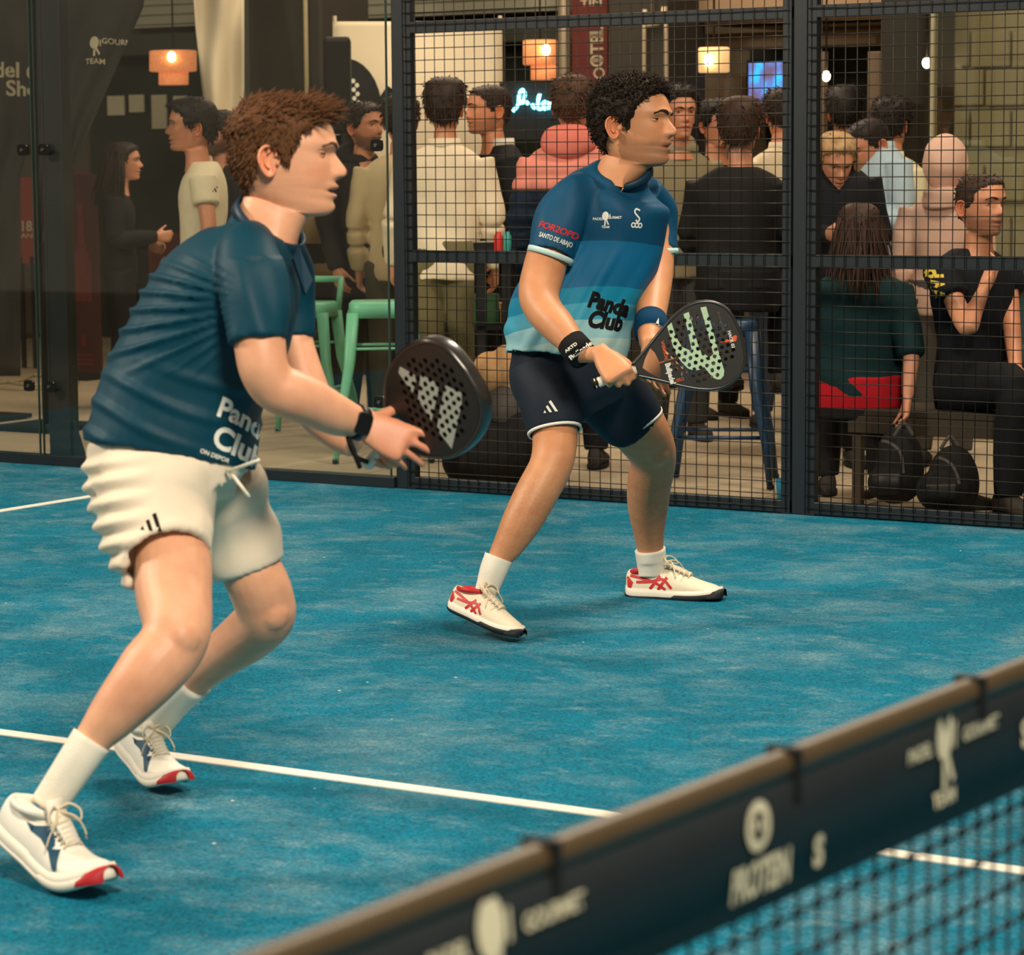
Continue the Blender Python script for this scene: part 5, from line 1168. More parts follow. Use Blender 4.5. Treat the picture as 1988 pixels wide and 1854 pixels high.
crowd('person in a raised pale pink hood behind the glass screen', 1836, 318, 13.3, 72, (206, 170, 150), 'long', (80, 76, 70), (60, 44, 32), 'crop', hood=((204, 168, 148), 'up'))
crowd('person in painted orange light between the black column and the glass screen', 1800, 246, 16.0, 196, (190, 120, 92), 'long', K, (40, 28, 20), 'short', (214, 130, 92))  # orange light on this person is put into the skin and jacket colours
hnd = atD(1952, 492, 11.42)
def reach(hx, hy, D, ang, s, sit_, target, sg, elbow_px):
    """arm joints in local coordinates that bring the wrist to a place"""
    O = atD(hx, hy, D); a = math.radians(ang); f = nrm(cRh*math.cos(a)+cDh*math.sin(a)); x = nrm(np.cross(f, [0, 0, 1.])); G = O-f*.035*s; G[2] = 0; hip = (O[2]-.73*s)/s; dz = hip-.93
    L = lambda P: (sg*((P-G) @ x)/s, ((P-G) @ f)/s, P[2]/s-dz)
    return (L(elbow_px), L(target))
s19 = .98
ra_ = reach(1903, 404, 11.75, -62, s19, .5, atD(1908, 566, 11.55), 1, atD(1878, 636, 11.52))
la_ = reach(1903, 404, 11.75, -62, s19, .5, atD(1972, 716, 11.62), -1, atD(1962, 610, 11.8))
b19 = crowd('smiling man in a black sports shirt with one hand on the fence rail', 1903, 404, 11.75, -62, (20, 22, 28), 'short', (22, 23, 26), (58, 40, 28), 'crop', (206, 140, 104), beard=.5, sit=.5, arms=(ra_, la_), s=s19)
ra_ = reach(1668, 458, 11.95, 84, .9, .42, atD(1762, 772, 11.75), 1, atD(1768, 690, 11.8))
b20 = crowd('woman in a dark green shirt sitting on the bench with her back to the court', 1668, 458, 11.95, 84, (16, 44, 46), 'half', (150, 20, 30), (56, 34, 24), 'long', (196, 134, 104), sit=.42, arms=(ra_, 'lap'), s=.9, wide=1.3)
g2 = b2[1]['top'][0]; tv = np.array([v.co[:] for v in g2.data.vertices])+base_of(g2); drape_each(stripes3(.03), atD(414, 358, 13.8), cR, cU, bvh_of(tv, [tuple(p.vertices) for p in g2.data.polygons]), 'printed_mark', 'print_black', g2, d=-cD, step=.015, lift=.003)
tr = [c for c in b20[0].children if c.name.startswith('trousers')][0]; co = np.zeros(len(tr.data.vertices)*3); tr.data.vertices.foreach_get('co', co); low = co.reshape(-1, 3)[:, 2] < .41
tc_ = np.where(low[:, None], np.array(s2l((30, 28, 30))), np.array(s2l((176, 22, 34)))); tr.data.color_attributes['Col'].data.foreach_set('color', np.c_[tc_, np.ones(len(tc_))].astype(np.float32).ravel())
# print on the smiling man's shirt
g19 = b19[1]['top'][0]; b0 = base_of(g19); tv = np.array([v.co[:] for v in g19.data.vertices])+b0; tb = bvh_of(tv, [tuple(p.vertices) for p in g19.data.polygons])
mat('print_yellow', (214, 186, 70), .7, .3)
drape(text_mesh('WPT', .085, .003), atD(1838, 530, 11.4), cv(.02, 1, 0), cv(-1, .02, 0), tb, 'printed_word', 'print_yellow', g19, d=-cD, step=.015)
drape(stroke([(math.cos(q)*.016, math.sin(q)*.022) for q in np.linspace(0, 6.29, 20)], .004), atD(1940, 551, 11.4), cR, cU, tb, 'printed_mark', 'print_yellow', g19, d=-cD, step=.015)
# ================================================================== things around the court
mat('flag_dark', (44, 42, 40), .75, .25, var=.15, scale=3)
mat('flag_print', (176, 166, 138), .8, .2)
mat('mint', (116, 196, 160), .42, .45, var=.06, scale=12)
mat('navy_metal', (18, 52, 78), .4, .5, var=.1, scale=12)
mat('wood_dark', (58, 48, 36), .7, .3, var=.25, scale=8)
mat('red_print', (92, 40, 34), .7, .3, var=.25, scale=6)
mat('red_bright', (130, 56, 46), .7, .3, var=.2, scale=8)
mat('poster_dark', (64, 34, 32), .6, .3, var=.4, scale=4)
mat('wicker', (214, 132, 82), .7, .2, var=.3, scale=60, emit=.5)
mat('shade_beige', (226, 182, 128), .7, .2, var=.08, emit=.5)
mat('bulb', (255, 224, 170), .5, .2, var=0, emit=14)
mat('neon', (90, 225, 255), .4, .2, var=0, emit=9)
mat('fleece', (196, 152, 108), .95, .1, var=.15, scale=60, bump=.8, bscale=120)
mat('bag_black', (22, 21, 20), .8, .25, var=.2, scale=20, bump=.2, bscale=80)
mat('bag_grey', (78, 72, 68), .85, .2, var=.15, scale=20)
mat('green_box', (44, 78, 42), .6, .3, var=.15, scale=10)
mat('cup_blue', (34, 138, 176), .6, .3, var=.08)
mat('paper', (196, 190, 160), .8, .2, var=.08)
mat('teal_can', (60, 150, 140), .4, .4)
mat('red_can', (196, 44, 36), .4, .4)
mat('bottle_clear', (150, 160, 150), .15, .5, var=.05, alpha=.45)
mat('cable_pale', (168, 156, 122), .7, .3)

def sheet(name, left, right, D, m, parent, nu=14, wave=.02, freq=5., thick=.003, sag=0.):
    """hanging cloth between two pixel edge curves (y -> x), at depth D"""
    ys = np.linspace(max(left[0][1], right[0][1]), min(left[-1][1], right[-1][1]), 40); L_ = np.interp(ys, [p[1] for p in left], [p[0] for p in left]); R_ = np.interp(ys, [p[1] for p in right], [p[0] for p in right])
    V = []
    for i, y in enumerate(ys):
        for j in range(nu+1):
            u = j/nu; x_ = L_[i]+(R_[i]-L_[i])*u; w_ = wave*(math.sin(freq*u*6.28+y*.012)+.5*math.sin(freq*.6*u*6.28-y*.021+1)); V.append(atD(x_, y, D+w_))
    V = np.array(V); k = nu+1; F = [(i*k+j, i*k+j+1, (i+1)*k+j+1, (i+1)*k+j) for i in range(len(ys)-1) for j in range(nu)]
    o = obj(name, MB().add(V, F), m, parent, recalc=False); sd = o.modifiers.new('solid', 'SOLIDIFY'); sd.thickness = thick
    return o, bvh_of(V, F)
def feather_flag(label, left, right, D, pole_px, marks):
    b0 = atD(pole_px, 500, D); b0[2] = 0; t = thing('feather_flag', b0, label, 'flag'); fab, bvh = sheet('fabric', left, right, D, 'flag_dark', t, wave=.022, freq=2.2)
    p = atD(pole_px, 300, D+.03); obj('pole', MB().tube([(p[0], p[1], .02), (p[0], p[1], 2.6)], .014, 10), 'black_matt', t); obj('base', MB().box((-.22, -.22, 0), (.22, .22, .025), o=(p[0], p[1], 0)), 'black_matt', t, smooth=False, bevel=.004)
    for sh, px_, py_, sz in marks: drape(sh, atD(px_, py_, D-.3), cR*sz, cU*sz, bvh, 'printed_mark', 'flag_print', fab, d=-cD, step=.25, lift=.006, jump=.2)
ev = lambda s, b=.01: text_mesh(s, 1, b)
ball = merge(stroke([(math.cos(a)*.45, math.sin(a)*.45) for a in np.linspace(0, 6.3, 24)], .16), stroke([(-.3, -.25), (-.05, 0), (-.3, .3)], .1))
feather_flag('dark feather flag with shop lettering at the left edge', [(-90, -70), (-90, 730)], [(66, -70), (60, 270), (40, 340), (40, 730)], 16.2, -60, [(ev('Padel', .025), -20, 122, .118), (ball, 54, 124, .09), (ev('Shop', .025), 40, 158, .118)])
feather_flag('dark pointed feather flag with a racket emblem behind the glass joint', [(70, -70), (74, 470)], [(290, -70), (278, 15), (235, 112), (190, 215), (150, 312), (118, 400), (100, 470)], 15.6, 78, [(racket_logo(1.0), 172, 74, .085), (ev('GOURMET', .01), 224, 64, .042), (ev('TEAM', .01), 174, 104, .042)])

# cream cloth banners hung behind the crowd
b0 = atD(420, 300, 18.4); t = thing('cloth_banner', (b0[0], b0[1], 0), 'plain cream cloth banner hanging left of the dark column', 'banner'); sheet('fabric', [(370, -80), (380, 60), (396, 200), (405, 330)], [(474, -80), (474, 330)], 18.4, 'banner_cream', t, wave=.05, freq=1.4)
for q_ in (378, 472): a_ = atD(q_, -78, 18.4); obj('hanging_cord', MB().tube([a_, (a_[0], a_[1], 4.2)], .006, 6), 'pipe_grey', t)
b0 = atD(820, 300, 18.2); t = thing('cloth_banner', (b0[0], b0[1], 0), 'wide cream cloth banner with a black racket print behind the speaker', 'banner'); fab, bvh = sheet('fabric', [(646, 24), (646, 420)], [(972, 42), (972, 420)], 18.2, 'banner_cream', t, wave=.025, freq=.8)
for q_ in (650, 971): a_ = atD(q_, 40, 18.22); obj('pole', MB().tube([(a_[0], a_[1], 0), (a_[0], a_[1], a_[2]+.03)], .014, 8), 'pipe_grey', t)
sp_ = FPX/18.2
drape(ellipse_poly(0, 0, 72/sp_, 108/sp_, 30), atD(668, 208, 17.9), cR, cU, bvh, 'printed_racket', 'print_black', fab, d=-cD, step=.05, lift=.012)
drape(stroke([(-22/sp_, -34/sp_), (24/sp_, 34/sp_)], 26/sp_), atD(738, 196, 17.9), cR, cU, bvh, 'printed_handle', 'print_black', fab, d=-cD, step=.05, lift=.012)
for k in range(9): drape(ellipse_poly(0, 0, 4.2/sp_, 4.6/sp_, 10), atD(684+(7 if k % 2 else 0)+k*.6, 144+k*8.6, 17.9), cR, cU, bvh, 'printed_dot', 'print_pale', fab, d=-cD, step=.05, lift=.018)

# loudspeaker on a tripod
D = 17.0; c = atD(656, 170, D); s_ = D/FPX
t = thing('loudspeaker', (c[0], c[1], atD(656, 262, D)[2]), 'tall black loudspeaker on a stand in front of the cream banner', 'speaker')
ax = np.array([cRh, -cDh, [0, 0, 1]])
obj('cabinet', MB().box((-26*s_, -.16, -90*s_), (26*s_, .16, 96*s_), M=ax, o=c), 'black_matt', t, smooth=False, bevel=.02)
obj('grille', MB().box((-23*s_, .16, -84*s_), (23*s_, .172, 88*s_), M=ax, o=c), 'bag_black', t, smooth=False, bevel=.01)
t = thing('speaker_stand', (c[0], c[1], 0), 'black tripod stand under the loudspeaker', 'stand'); zb = atD(656, 262, D)[2]
obj('pole', MB().tube([(c[0], c[1], .25), (c[0], c[1], zb)], .018, 10), 'black_matt', t)
for k in range(3): a = k*2.094+.4; obj('leg', MB().tube([(c[0], c[1], .75), (c[0]+.5*math.cos(a), c[1]+.5*math.sin(a), .012)], .011, 8), 'black_matt', t)

# lamps
def pendant(label, rects, D, bulb_px, m='wicker'):
    cx = (rects[0][0]+rects[0][2])/2; b0 = atD(cx, rects[-1][3], D); t = thing('pendant_lamp', b0, label, 'lamp', 'pendant lamps in the shops'); s_ = D/FPX
    for x0, y0, x1, y1 in rects:
        a, b = atD((x0+x1)/2, y1, D), atD((x0+x1)/2, y0, D); r = (x1-x0)/2*s_; obj('shade', MB().loft([circ(p, np.array([r*k, 0, 0]), np.array([0, r*k, 0]), 28) for p, k in ((a, .92), (a*.97+b*.03, 1), (b*.97+a*.03, 1), (b, .92))]), m, t)
    p = atD(bulb_px[0], bulb_px[1], D)-nrm(ray(*bulb_px))*((rects[0][2]-rects[0][0])/2*s_+.03); obj('bulb', MB().ell(p, [(.026, 0, 0), (0, .026, 0), (0, 0, .034)], 14, 10), 'bulb', t)
    top = atD(cx, rects[0][1], D); obj('cord', MB().tube([top, (top[0], top[1], 4.2)], .006, 6), 'black_matt', t)
pendant('orange wicker pendant lamp behind the glass on the left', [(290, 98, 382, 139), (308, 139, 366, 165)], 19.6, (333, 110))
pendant('orange wicker pendant lamp above the neon sign', [(1015, 78, 1082, 126), (1030, 127, 1082, 155)], 18.4, (1060, 97))
pendant('beige drum lamp beside the red poster', [(1356, 92, 1416, 141)], 16.4, (1376, 117), 'shade_beige')
def bare_bulb(px_, py_, D, label):
    p = atD(px_, py_, D); t = thing('light_bulb', p-[0, 0, .03], label, 'light bulb', 'bare bulbs'); obj('globe', MB().ell(p, [(.022, 0, 0), (0, .022, 0), (0, 0, .028)], 12, 8), 'bulb', t); obj('cord', MB().tube([p+[0, 0, .025], (p[0], p[1], 4.2)], .005, 6), 'black_matt', t)
bare_bulb(1604, 148, 15.4, 'bare bulb glowing in the doorway right of the fence post')
bare_bulb(1799, 122, 14.6, 'bare bulb glowing beside the edge of the glass screen')

# neon lettering
D = 17.6; s_ = D/FPX; p0 = atD(1030, 200, D); t = thing('neon_sign', p0-[0, 0, .12], 'glowing cyan neon lettering on a dark panel', 'neon sign')
strokes = [[(-34, -14), (-24, -2), (-22, 14), (-16, 22), (-11, 16), (-14, 4), (-20, 0), (-10, 2), (-4, -2)], [(2, -2), (8, -8), (14, 2), (18, 16), (15, 6), (14, -8), (22, -10)], [(22, -4), (28, 2), (33, -4), (28, -10), (23, -6), (34, -9)], [(36, 2), (37, -9), (42, 1), (46, -8)], [(54, -4), (49, 0), (50, -8), (57, -6), (62, 10), (58, -8), (64, -9)]]
for q in strokes: obj('tube', MB().tube([p0+cR*x_*s_*1.0+cU*y_*s_*1.15 for x_, y_ in crom(q, 5)], .010, 8), 'neon', t)
ax = np.array([cRh, -cDh, [0, 0, 1]])
obj('panel', MB().box((-60*s_, -.05, -70*s_), (72*s_, -.03, 40*s_), M=ax, o=p0), 'black_matt', t, smooth=False)
obj('wall_mount', MB().box((p0[0]-.1, p0[1]+.09, p0[2]-.1), (p0[0]+.1, 12.76, p0[2]+.05)), 'black_matt', t, smooth=False)

# screen
def screen_material():
    m = bpy.data.materials.new('screen_blue'); m.use_nodes = True; N = m.node_tree.nodes; L = m.node_tree.links; b = N['Principled BSDF']; tc = N.new('ShaderNodeTexCoord'); mp_ = N.new('ShaderNodeMapping'); mp_.inputs['Scale'].default_value = (9, 1, 5); L.new(tc.outputs['Object'], mp_.inputs[0])
    n = N.new('ShaderNodeTexNoise'); n.inputs['Scale'].default_value = 1.1; n.inputs['Detail'].default_value = 2; L.new(mp_.outputs[0], n.inputs['Vector']); r = N.new('ShaderNodeValToRGB'); e = r.color_ramp.elements
    e[0].position = .38; e[0].color = (.12, .08, .14, 1); e[1].position = .62; e[1].color = (.02, .45, .85, 1); q = e.new(.5); q.color = (.10, .16, .42, 1)
    L.new(n.outputs['Fac'], r.inputs[0]); L.new(r.outputs[0], b.inputs['Emission Color']); b.inputs['Emission Strength'].default_value = 1.3; b.inputs['Base Color'].default_value = (.01, .01, .01, 1); b.inputs['Roughness'].default_value = .2; MATS['screen_blue'] = m
screen_material()
Y = 11.2; t = thing('video_screen', atY(1495, 222, Y), 'video screen with a bright blue picture above the crowd', 'screen')
obj('housing', pbox(1449, 116, 1541, 223, Y, .06), 'black_matt', t, smooth=False, bevel=.004); obj('wall_bracket', MB().box((X_at(1480, Y), Y+.06, Z_at(1495, 180, Y)), (X_at(1510, Y), 11.81, Z_at(1495, 150, Y))), 'black_matt', t, smooth=False); obj('display', pbox(1453, 120, 1537, 219, Y-.006, .005), 'screen_blue', t, smooth=False)

# banners, posters, panels
def panel(name, label, cat, rect, Y, m, marks=(), t_=.02, mm='flag_print', stand=False):
    x0, y0, x1, y1 = rect; b0 = atY((x0+x1)/2, y1, Y); t = thing(name, b0, label, cat); obj('sheet', pbox(*rect, Y, t_), m, t, smooth=False, bevel=.002); q = abs(X_at(x1, Y)-X_at(x0, Y))/(x1-x0); qz = (Z_at(x0, y0, Y)-Z_at(x0, y1, Y))/(y1-y0)
    for sh, px_, py_, w_, h_ in marks:
        v, f = sh; o_ = atY(px_, py_, Y-.004); P = o_+(v[:, :1]*w_*q)*np.array([1, 0, 0])+(v[:, 1:2]*h_*qz)*np.array([0, 0, 1]); obj('printed_mark', MB().add(P, f), mm, t, smooth=False, recalc=False)
    if stand == 'legs':
        for q_ in (x0+4, x1-4): p_ = atY(q_, y1, Y); obj('leg', MB().box((p_[0]-.015, Y, 0), (p_[0]+.015, Y+t_, p_[2]+.05)), 'black_matt', t, smooth=False)
    elif stand: obj('foot', MB().box((X_at(x0, Y)-.02, Y-.18, 0), (X_at(x1, Y)+.02, Y+.20, .03)), 'black_matt', t, smooth=False, bevel=.005)
    return t
bars = lambda n: merge(*[poly([(-.5, .5-k/n), (.5, .5-k/n), (.5, .5-(k+.55)/n), (-.5, .5-(k+.55)/n)]) for k in range(n)])
ring = stroke([(math.cos(a)*.42, math.sin(a)*.42) for a in np.linspace(0, 6.3, 20)], .16)
rot = lambda s: (np.c_[-s[0][:, 1], s[0][:, 0], s[0][:, 2]], s[1])
panel('hanging_banner', 'dark red hanging banner with pale lettering beside the dark column', 'banner', (1110, -60, 1179, 190), 11.4, 'red_print', [(rot(ev('OTEL', .02)), 1160, 92, 34, 32), (ring, 1163, 142, 22, 22), (bars(3), 1158, 68, 26, 14), (bars(2), 1160, 118, 22, 8), (ev('TIM', .02), 1148, 6, 26, 16)])
panel('wall_poster', 'red poster with a pale winged figure above the crowd', 'poster', (1297, 100, 1356, 172), 11.3, 'red_bright', [(poly([(-.45, .4), (-.1, .1), (0, .35), (.1, .1), (.45, .4), (.28, -.25), (.1, -.05), (0, -.4), (-.1, -.05), (-.28, -.25)]), 1327, 128, 46, 46), (ev('PUB', .02), 1338, 160, 16, 14)], mm='banner_cream')
panel('advertising_panel', 'tall dark red advertising panel standing on the floor behind the glass', 'advertising panel', (127, 338, 192, 734), 9.3, 'poster_dark', [(merge(poly([(-.06, .5), (.06, .5), (.08, .1), (.22, -.1), (.22, -.5), (-.22, -.5), (-.22, -.1), (-.08, .1)])), 158, 490, 90, 190), (ellipse_poly(0, 0, .5, .5, 20), 163, 662, 11, 26), (bars(3), 163, 700, 40, 26)], mm='red_print', stand=True)
panel('advertising_panel', 'pinkish red panel with white lettering left of the glass joint', 'advertising panel', (36, 344, 66, 512), 9.8, 'red_bright', [(ev('18.', .02), 53, 440, 24, 28), (ev('ANI', .01), 54, 458, 16, 14)], stand='legs')
panel('advertising_panel', 'dark red panel with a pale heart emblem beside the left player', 'advertising panel', (290, 452, 372, 700), 10.4, 'red_print', [(stroke(crom([(0, -.42), (-.42, .05), (-.30, .40), (0, .22), (.30, .40), (.42, .05), (0, -.42)], 5), .07), 329, 516, 34, 38), (stroke([(0, .2), (0, -.25)], .06), 329, 516, 30, 34)], stand='legs')
panel('advertising_panel', 'pinkish panel behind the woman in black', 'advertising panel', (112, 336, 176, 520), 11.9, 'red_bright', stand='legs')
for k, (x0, y0, x1, y1) in enumerate(((250, 184, 278, 218), (294, 184, 322, 250), (336, 186, 362, 214), (208, 186, 240, 224))): panel('pale_sheet', ['small pale notice on the dark shop wall beside the flag', 'long pale notice on the dark shop wall', 'short pale notice under the wicker lamp', 'lit window at the edge of the pointed flag, painted as a pale sheet'][k], 'notice', (x0, y0, x1, y1), 12.7, 'paper')  # last sheet is a green-lit window, its brightness put into the pale colour
obj('drain_pipe', MB().tube([(X_at(1098, 11.9), 11.9, 0), (X_at(1098, 11.9), 11.9, 4)], .045, 14), 'pipe_grey', label='grey drain pipe beside the red hanging banner', cat='pipe')

# stools
def stool(label, cx, cy, rz, m, h=.76, back=False, sw=.155):
    t = thing('bar_stool', (cx, cy, 0), label, 'stool', 'bar stools outside the fence'); c, s = math.cos(rz), math.sin(rz); M = np.array([[c, s, 0], [-s, c, 0], [0, 0, 1]]); o = np.array([cx, cy, 0])
    T = lambda v: np.asarray(v) @ M+o
    rr = [circ(np.array([0, 0, z]), np.array([a, 0, 0]), np.array([0, a, 0]), 28, 5.) for z, a in ((h-.075, sw+.002), (h-.012, sw), (h, sw-.012), (h-.004, .03))]; mm = MB().loft(rr); obj('seat', MB().add(T(mm.verts()), mm.f), m, t, bevel=0)
    for sx in (-1, 1):
        for sy in (-1, 1):
            mm = MB(); rings = []
            for z, r_, w_ in ((h-.05, sw-.022, .030), (h-.30, sw-.0, .026), (.20, sw+.045, .019), (0, sw+.068, .014)): rings.append(circ(np.array([sx*r_, sy*r_, z]), np.array([w_, 0, 0]), np.array([0, w_, 0]), 12, 3.))
            mm.loft(rings); lg = obj('leg', MB().add(T(mm.verts()), mm.f), m, t); mm = MB().loft([circ(np.array([sx*(sw+.068), sy*(sw+.068), z]), np.array([.016, 0, 0]), np.array([0, .016, 0]), 10) for z in (0, .018)]); obj('foot_cap', MB().add(T(mm.verts()), mm.f), 'rubber', lg)
    for z in (.22, .26):
        r_ = sw+.03
        for (a, b) in (((-1, -1), (1, -1)), ((1, 1), (-1, 1))) if z < .24 else (((-1, -1), (-1, 1)), ((1, 1), (1, -1))): obj('foot_rail', MB().tube(T([(a[0]*r_, a[1]*r_, z), (b[0]*r_, b[1]*r_, z)]), .009, 8), m, t)
    for a, b in (((-1, -1), (1, -1)), ((1, 1), (-1, 1))): obj('cross_brace', MB().tube(T([(a[0]*sw, a[1]*sw, h-.22), (b[0]*sw, b[1]*sw, h-.22)]), .007, 8), m, t)
    if back:
        for sx in (-1, 1): obj('back_post', MB().tube(T([(sx*(sw-.01), sw-.02, h-.05), (sx*(sw-.005), sw+.03, h+.12)]), .016, 8), m, t)
        obj('back_rail', MB().tube(T([(-(sw-.005), sw+.03, h+.11), ((sw-.005), sw+.03, h+.11)]), .017, 8), m, t)
    return t
f0 = onfloor(643, 884); stool('mint metal bar stool beside the fence post', f0[0]+.30, f0[1]+.02, math.radians(34), 'mint', sw=.16)
f0 = onfloor(548, 850); stool('mint metal bar stool with a low back behind the arm of the left player', f0[0]+.04, f0[1]+.16, math.radians(20), 'mint', h=.70, back=True)
G13 = onfloor(1402, 938); stool('navy metal bar stool under the man in the black jacket', G13[0], G13[1], math.radians(24), 'navy_metal', h=.73)

# bench along the fence
bx0, bx1, by0, by1, bz = -3.97, -1.9, 5.36, 5.74, .405
t = thing('bench', ((bx0+bx1)/2, (by0+by1)/2, 0), 'dark slatted bench outside the fence on the right', 'bench')
for k in range(4): y = by0+.01+k*.092; obj('slat', MB().box((bx0, y, bz-.03), (bx1, y+.082, bz)), 'wood_dark', t, smooth=False, bevel=.004)
obj('apron', MB().box((bx0+.02, by0, bz-.10), (bx1, by0+.03, bz-.031)), 'wood_dark', t, smooth=False, bevel=.003)
for x_ in (bx0+.03, bx1-.4):
    for y in (by0+.02, by1-.05): obj('leg', MB().box((x_, y, 0), (x_+.04, y+.04, bz-.031)), 'wood_dark', t, smooth=False, bevel=.003)
    obj('floor_rail', MB().box((x_, by0+.06, .02), (x_+.04, by1-.05, .05)), 'wood_dark', t, smooth=False)

# soft bags
def soft(name, label, cat, blobs, m, extras=None, amp=.010, freq=26):
    mb = MB()
    for px_, py_, D, rx, ry, rd in blobs: s_ = D/FPX; mb.ell(atD(px_, py_, D), [cRh*rx*s_, cDh*rd, np.array([0, 0, ry*s_])], 20, 12)
    v, f = remesh(mb, .011, 4); v[:, 2] = np.maximum(v[:, 2]+0, .002); v = v+vnormals(v, f)*(waves(v, 3, freq)*amp)[:, None]; v[:, 2] = np.maximum(v[:, 2], .001)
    b0 = v.mean(0); b0[2] = v[:, 2].min(); t = thing(name, b0, label, cat); obj('body', (v, f), m, t)
    if extras: extras(t, bvh_of(v, f))
    return t
def emblem(px_, py_, sz, m='print_orange'):
    return lambda t, bv: (drape(stroke([(math.cos(a)*sz, math.sin(a)*sz) for a in np.linspace(0, 6.3, 22)], sz*.14), atD(px_, py_, 12.0), cR, cU, bv, 'emblem', m, t, d=-cD), drape(merge(stroke([(-sz*.5, -sz*.3), (0, sz*.5), (sz*.5, -sz*.3)], sz*.12), stroke([(-sz*.5, 0), (sz*.5, 0)], sz*.12)), atD(px_, py_, 12.0), cR, cU, bv, 'emblem', m, t, d=-cD))
mat('emblem_gold', (120, 92, 50), .6, .3)
soft('sports_bag', 'big black sports bag with a round emblem behind the mesh', 'bag', [(955, 880, 13.0, 92, 66, .18), (900, 893, 13.0, 42, 48, .15), (1010, 868, 13.0, 46, 76, .16)], 'bag_black', emblem(972, 888, .020, 'emblem_gold'))
soft('fleece_jacket', 'tan fleece jacket piled on the bags beside the right player', 'jacket', [(950, 725, 13.1, 34, 42, .12), (982, 716, 13.1, 30, 46, .12), (1005, 760, 13.1, 34, 60, .12)], 'fleece', amp=.008)
soft('folded_coat', 'grey coat under the tan fleece jacket', 'coat', [(985, 796, 13.05, 50, 46, .14), (1015, 822, 13.05, 36, 40, .14)], 'bag_grey')
def side_table(label, x0, x1, ytop, D, m):
    a, b = atD(x0, ytop, D), atD(x1, ytop, D); z = a[2]; t = thing('high_table', ((a[0]+b[0])/2, (a[1]+b[1])/2, 0), label, 'table'); c = (a+b)/2; w_ = np.linalg.norm((b-a)[:2])/2; ax = np.array([cRh, cDh, [0, 0, 1]]); o = np.array([c[0], c[1], 0])
    obj('table_top', MB().box((-w_, -.25, z-.03), (w_, .25, z), M=ax, o=o), m, t, smooth=False, bevel=.004); obj('shelf', MB().box((-w_, -.22, z-.34), (w_, .22, z-.32), M=ax, o=o), 'black_matt', t, smooth=False)
    for sx in (-1, 1):
        for sy in (-1, 1): obj('leg', MB().box((sx*(w_-.03)-.02, sy*.2-.02, 0), (sx*(w_-.03)+.02, sy*.2+.02, z-.03), M=ax, o=o), 'black_matt', t, smooth=False)
    return z, ax, o, c
z, ax, o, c = side_table('high table with a white top behind the tan fleece jacket', 918, 992, 492, 13.4, 'white_paint')
def on_table(name, label, cat, px_, w_, d_, h_, m, zz, dy=0., round_=False):
    p = atD(px_, 480, 13.4); p = np.array([p[0], p[1], zz+.001])+cDh*dy; t = thing(name, p, label, cat)
    if round_: obj('can', MB().loft([circ(p+[0, 0, q*h_], cRh*w_*k, cDh*w_*k, 16) for q, k in ((0, 1), (.8, 1), (.88, .7), (1, .6))]), m, t)
    else: obj('carton', MB().box((-w_, -d_, 0), (w_, d_, h_), M=ax, o=p), m, t, smooth=False, bevel=.004); obj('lid_edge', MB().box((-w_-.003, -d_-.003, h_-.02), (w_+.003, d_+.003, h_+.002), M=ax, o=p), m, t, smooth=False)
on_table('spray_can', 'red spray can on the high table', 'can', 966, .020, 0, .10, 'red_can', z, -.1, True); on_table('spray_can', 'teal spray can on the high table', 'can', 983, .020, 0, .10, 'teal_can', z, -.1, True)
on_table('device_case', 'flat black case on the white table top', 'case', 940, .05, .12, .05, 'black_gloss', z, .02)
on_table('cardboard_box', 'dark green box on the shelf of the high table', 'box', 942, .055, .12, .13, 'green_box', z-.32, -.06)
on_table('cardboard_box', 'small reddish box beside the dark green box', 'box', 980, .03, .10, .09, 'fleece', z-.32, -.06)
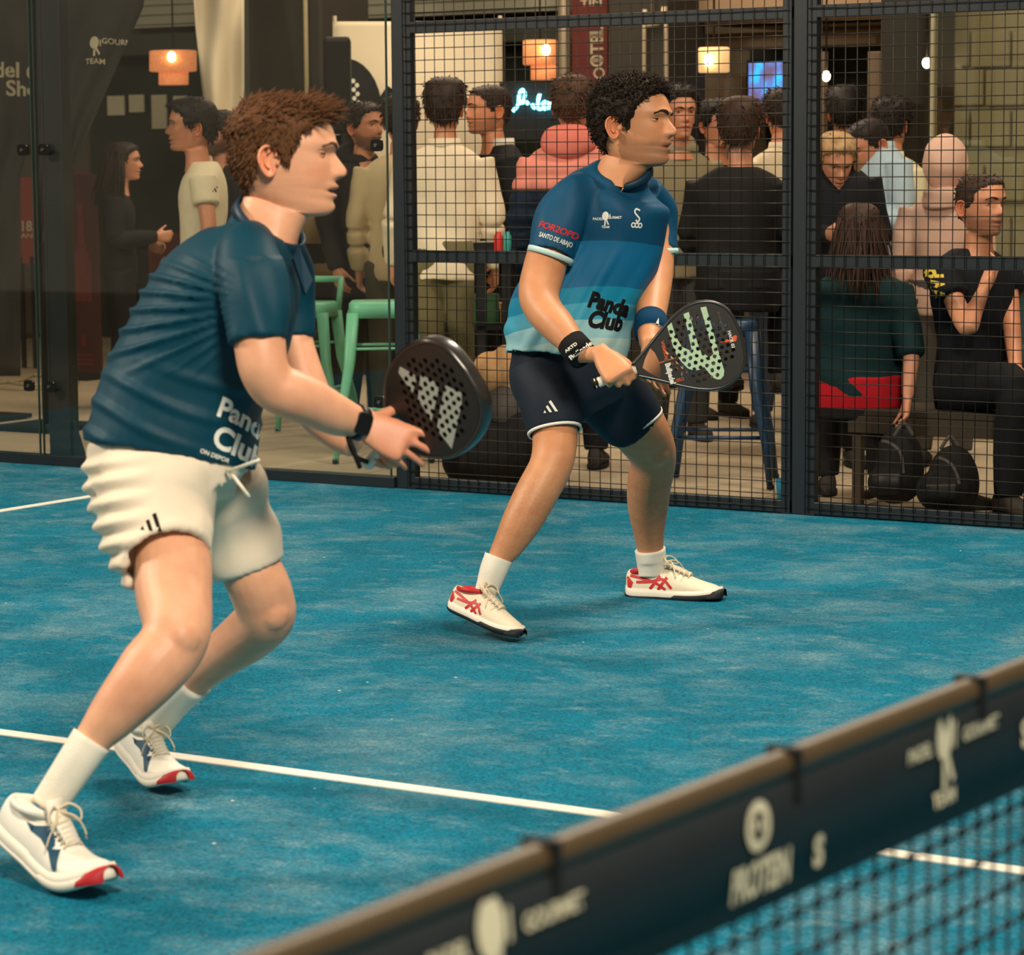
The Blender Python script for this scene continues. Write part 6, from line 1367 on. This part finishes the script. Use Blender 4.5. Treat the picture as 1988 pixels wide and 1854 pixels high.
def pack_trim(px_, py_, w_, h_):
    def fn(t, bv):
        drape(stroke(crom([(-w_, -h_*.2), (-w_*.8, h_*.6), (0, h_), (w_*.8, h_*.6), (w_, -h_*.2)], 5), .012), atD(px_, py_, 11.2), cR, cU, bv, 'zip', 'bag_grey', t, d=-cD, lift=.004, jump=.2, one=True)
        drape(poly([(-w_*.7, -h_), (w_*.7, -h_), (w_*.75, -h_*.25), (-w_*.75, -h_*.25)]), atD(px_, py_, 11.2), cR, cU, bv, 'front_pocket', 'leather_dark', t, d=-cD, lift=.008, jump=.2, one=True)
        drape(stroke([(-w_*.75, -h_*.25), (w_*.75, -h_*.25)], .008), atD(px_, py_, 11.2), cR, cU, bv, 'pocket_zip', 'bag_grey', t, d=-cD, lift=.010, jump=.2, one=True)
        p = atD(px_, py_-58, 11.6); obj('carry_loop', MB().tube(crom([p+cR*-.04, p+cU*.05, p+cR*.04], 6), .008, 8), 'bag_grey', t)
    return fn
soft('backpack', 'black backpack under the bench on the right', 'backpack', [(1850, 930, 11.55, 50, 66, .10), (1836, 950, 11.5, 54, 42, .12)], 'bag_black', pack_trim(1845, 930, .07, .09))
soft('backpack', 'dark backpack beside the bench leg under the woman in green', 'backpack', [(1745, 900, 11.75, 48, 72, .10), (1735, 935, 11.75, 50, 40, .11)], 'bag_black', pack_trim(1755, 905, .075, .11))
def trainer(label, px_, py_, D, ang, m):
    p = onfloor(px_, py_); f = nrm(cRh*math.cos(ang)+cDh*math.sin(ang)); t = thing('trainer', p, label, 'shoe'); shoe(t, p, p+f*.27, (0, 0, 1), m)
trainer('black trainer with a pale edge lying by the fence base on the right', 1812, 990, 11.4, .2, ('bag_black', 'bag_black', 'rubber', 'teal_can', 'sole_white'))
# cup, bottle, cables
p = onfloor(1519, 973); t = thing('paper_cup', p, 'blue paper cup on the floor beside the fence post', 'cup'); obj('cup', MB().loft([circ(p+[0, 0, h_], cRh*r_, cDh*r_, 18) for h_, r_ in ((0, .021), (.095, .029), (.095, .026), (.01, .019))]), 'cup_blue', t)
p = onfloor(722, 800, 0); t = thing('water_bottle', p, 'clear water bottle behind the mint stool', 'bottle'); obj('bottle', MB().loft([circ(p+[0, 0, h_], cRh*r_, cDh*r_, 16) for h_, r_ in ((0, .030), (.12, .031), (.15, .026), (.18, .012), (.20, .012))]), 'bottle_clear', t); obj('cap', MB().loft([circ(p+[0, 0, h_], cRh*.014, cDh*.014, 12) for h_ in (.20, .218)]), 'fleece', t)
for k, q in enumerate(([(-20, 745), (40, 738), (75, 728), (150, 748)], [(-20, 752), (50, 756), (110, 750), (152, 742)], [(-20, 735), (60, 748), (120, 742)])):
    obj('floor_cable', MB().tube(crom([onfloor(a, b, .006) for a, b in q], 6), .011, 7), 'cable_pale', label=['pale cable curving across the floor at the left', 'lower pale cable lying on the floor at the left', 'upper pale cable lying on the floor at the left'][k], cat='cable')
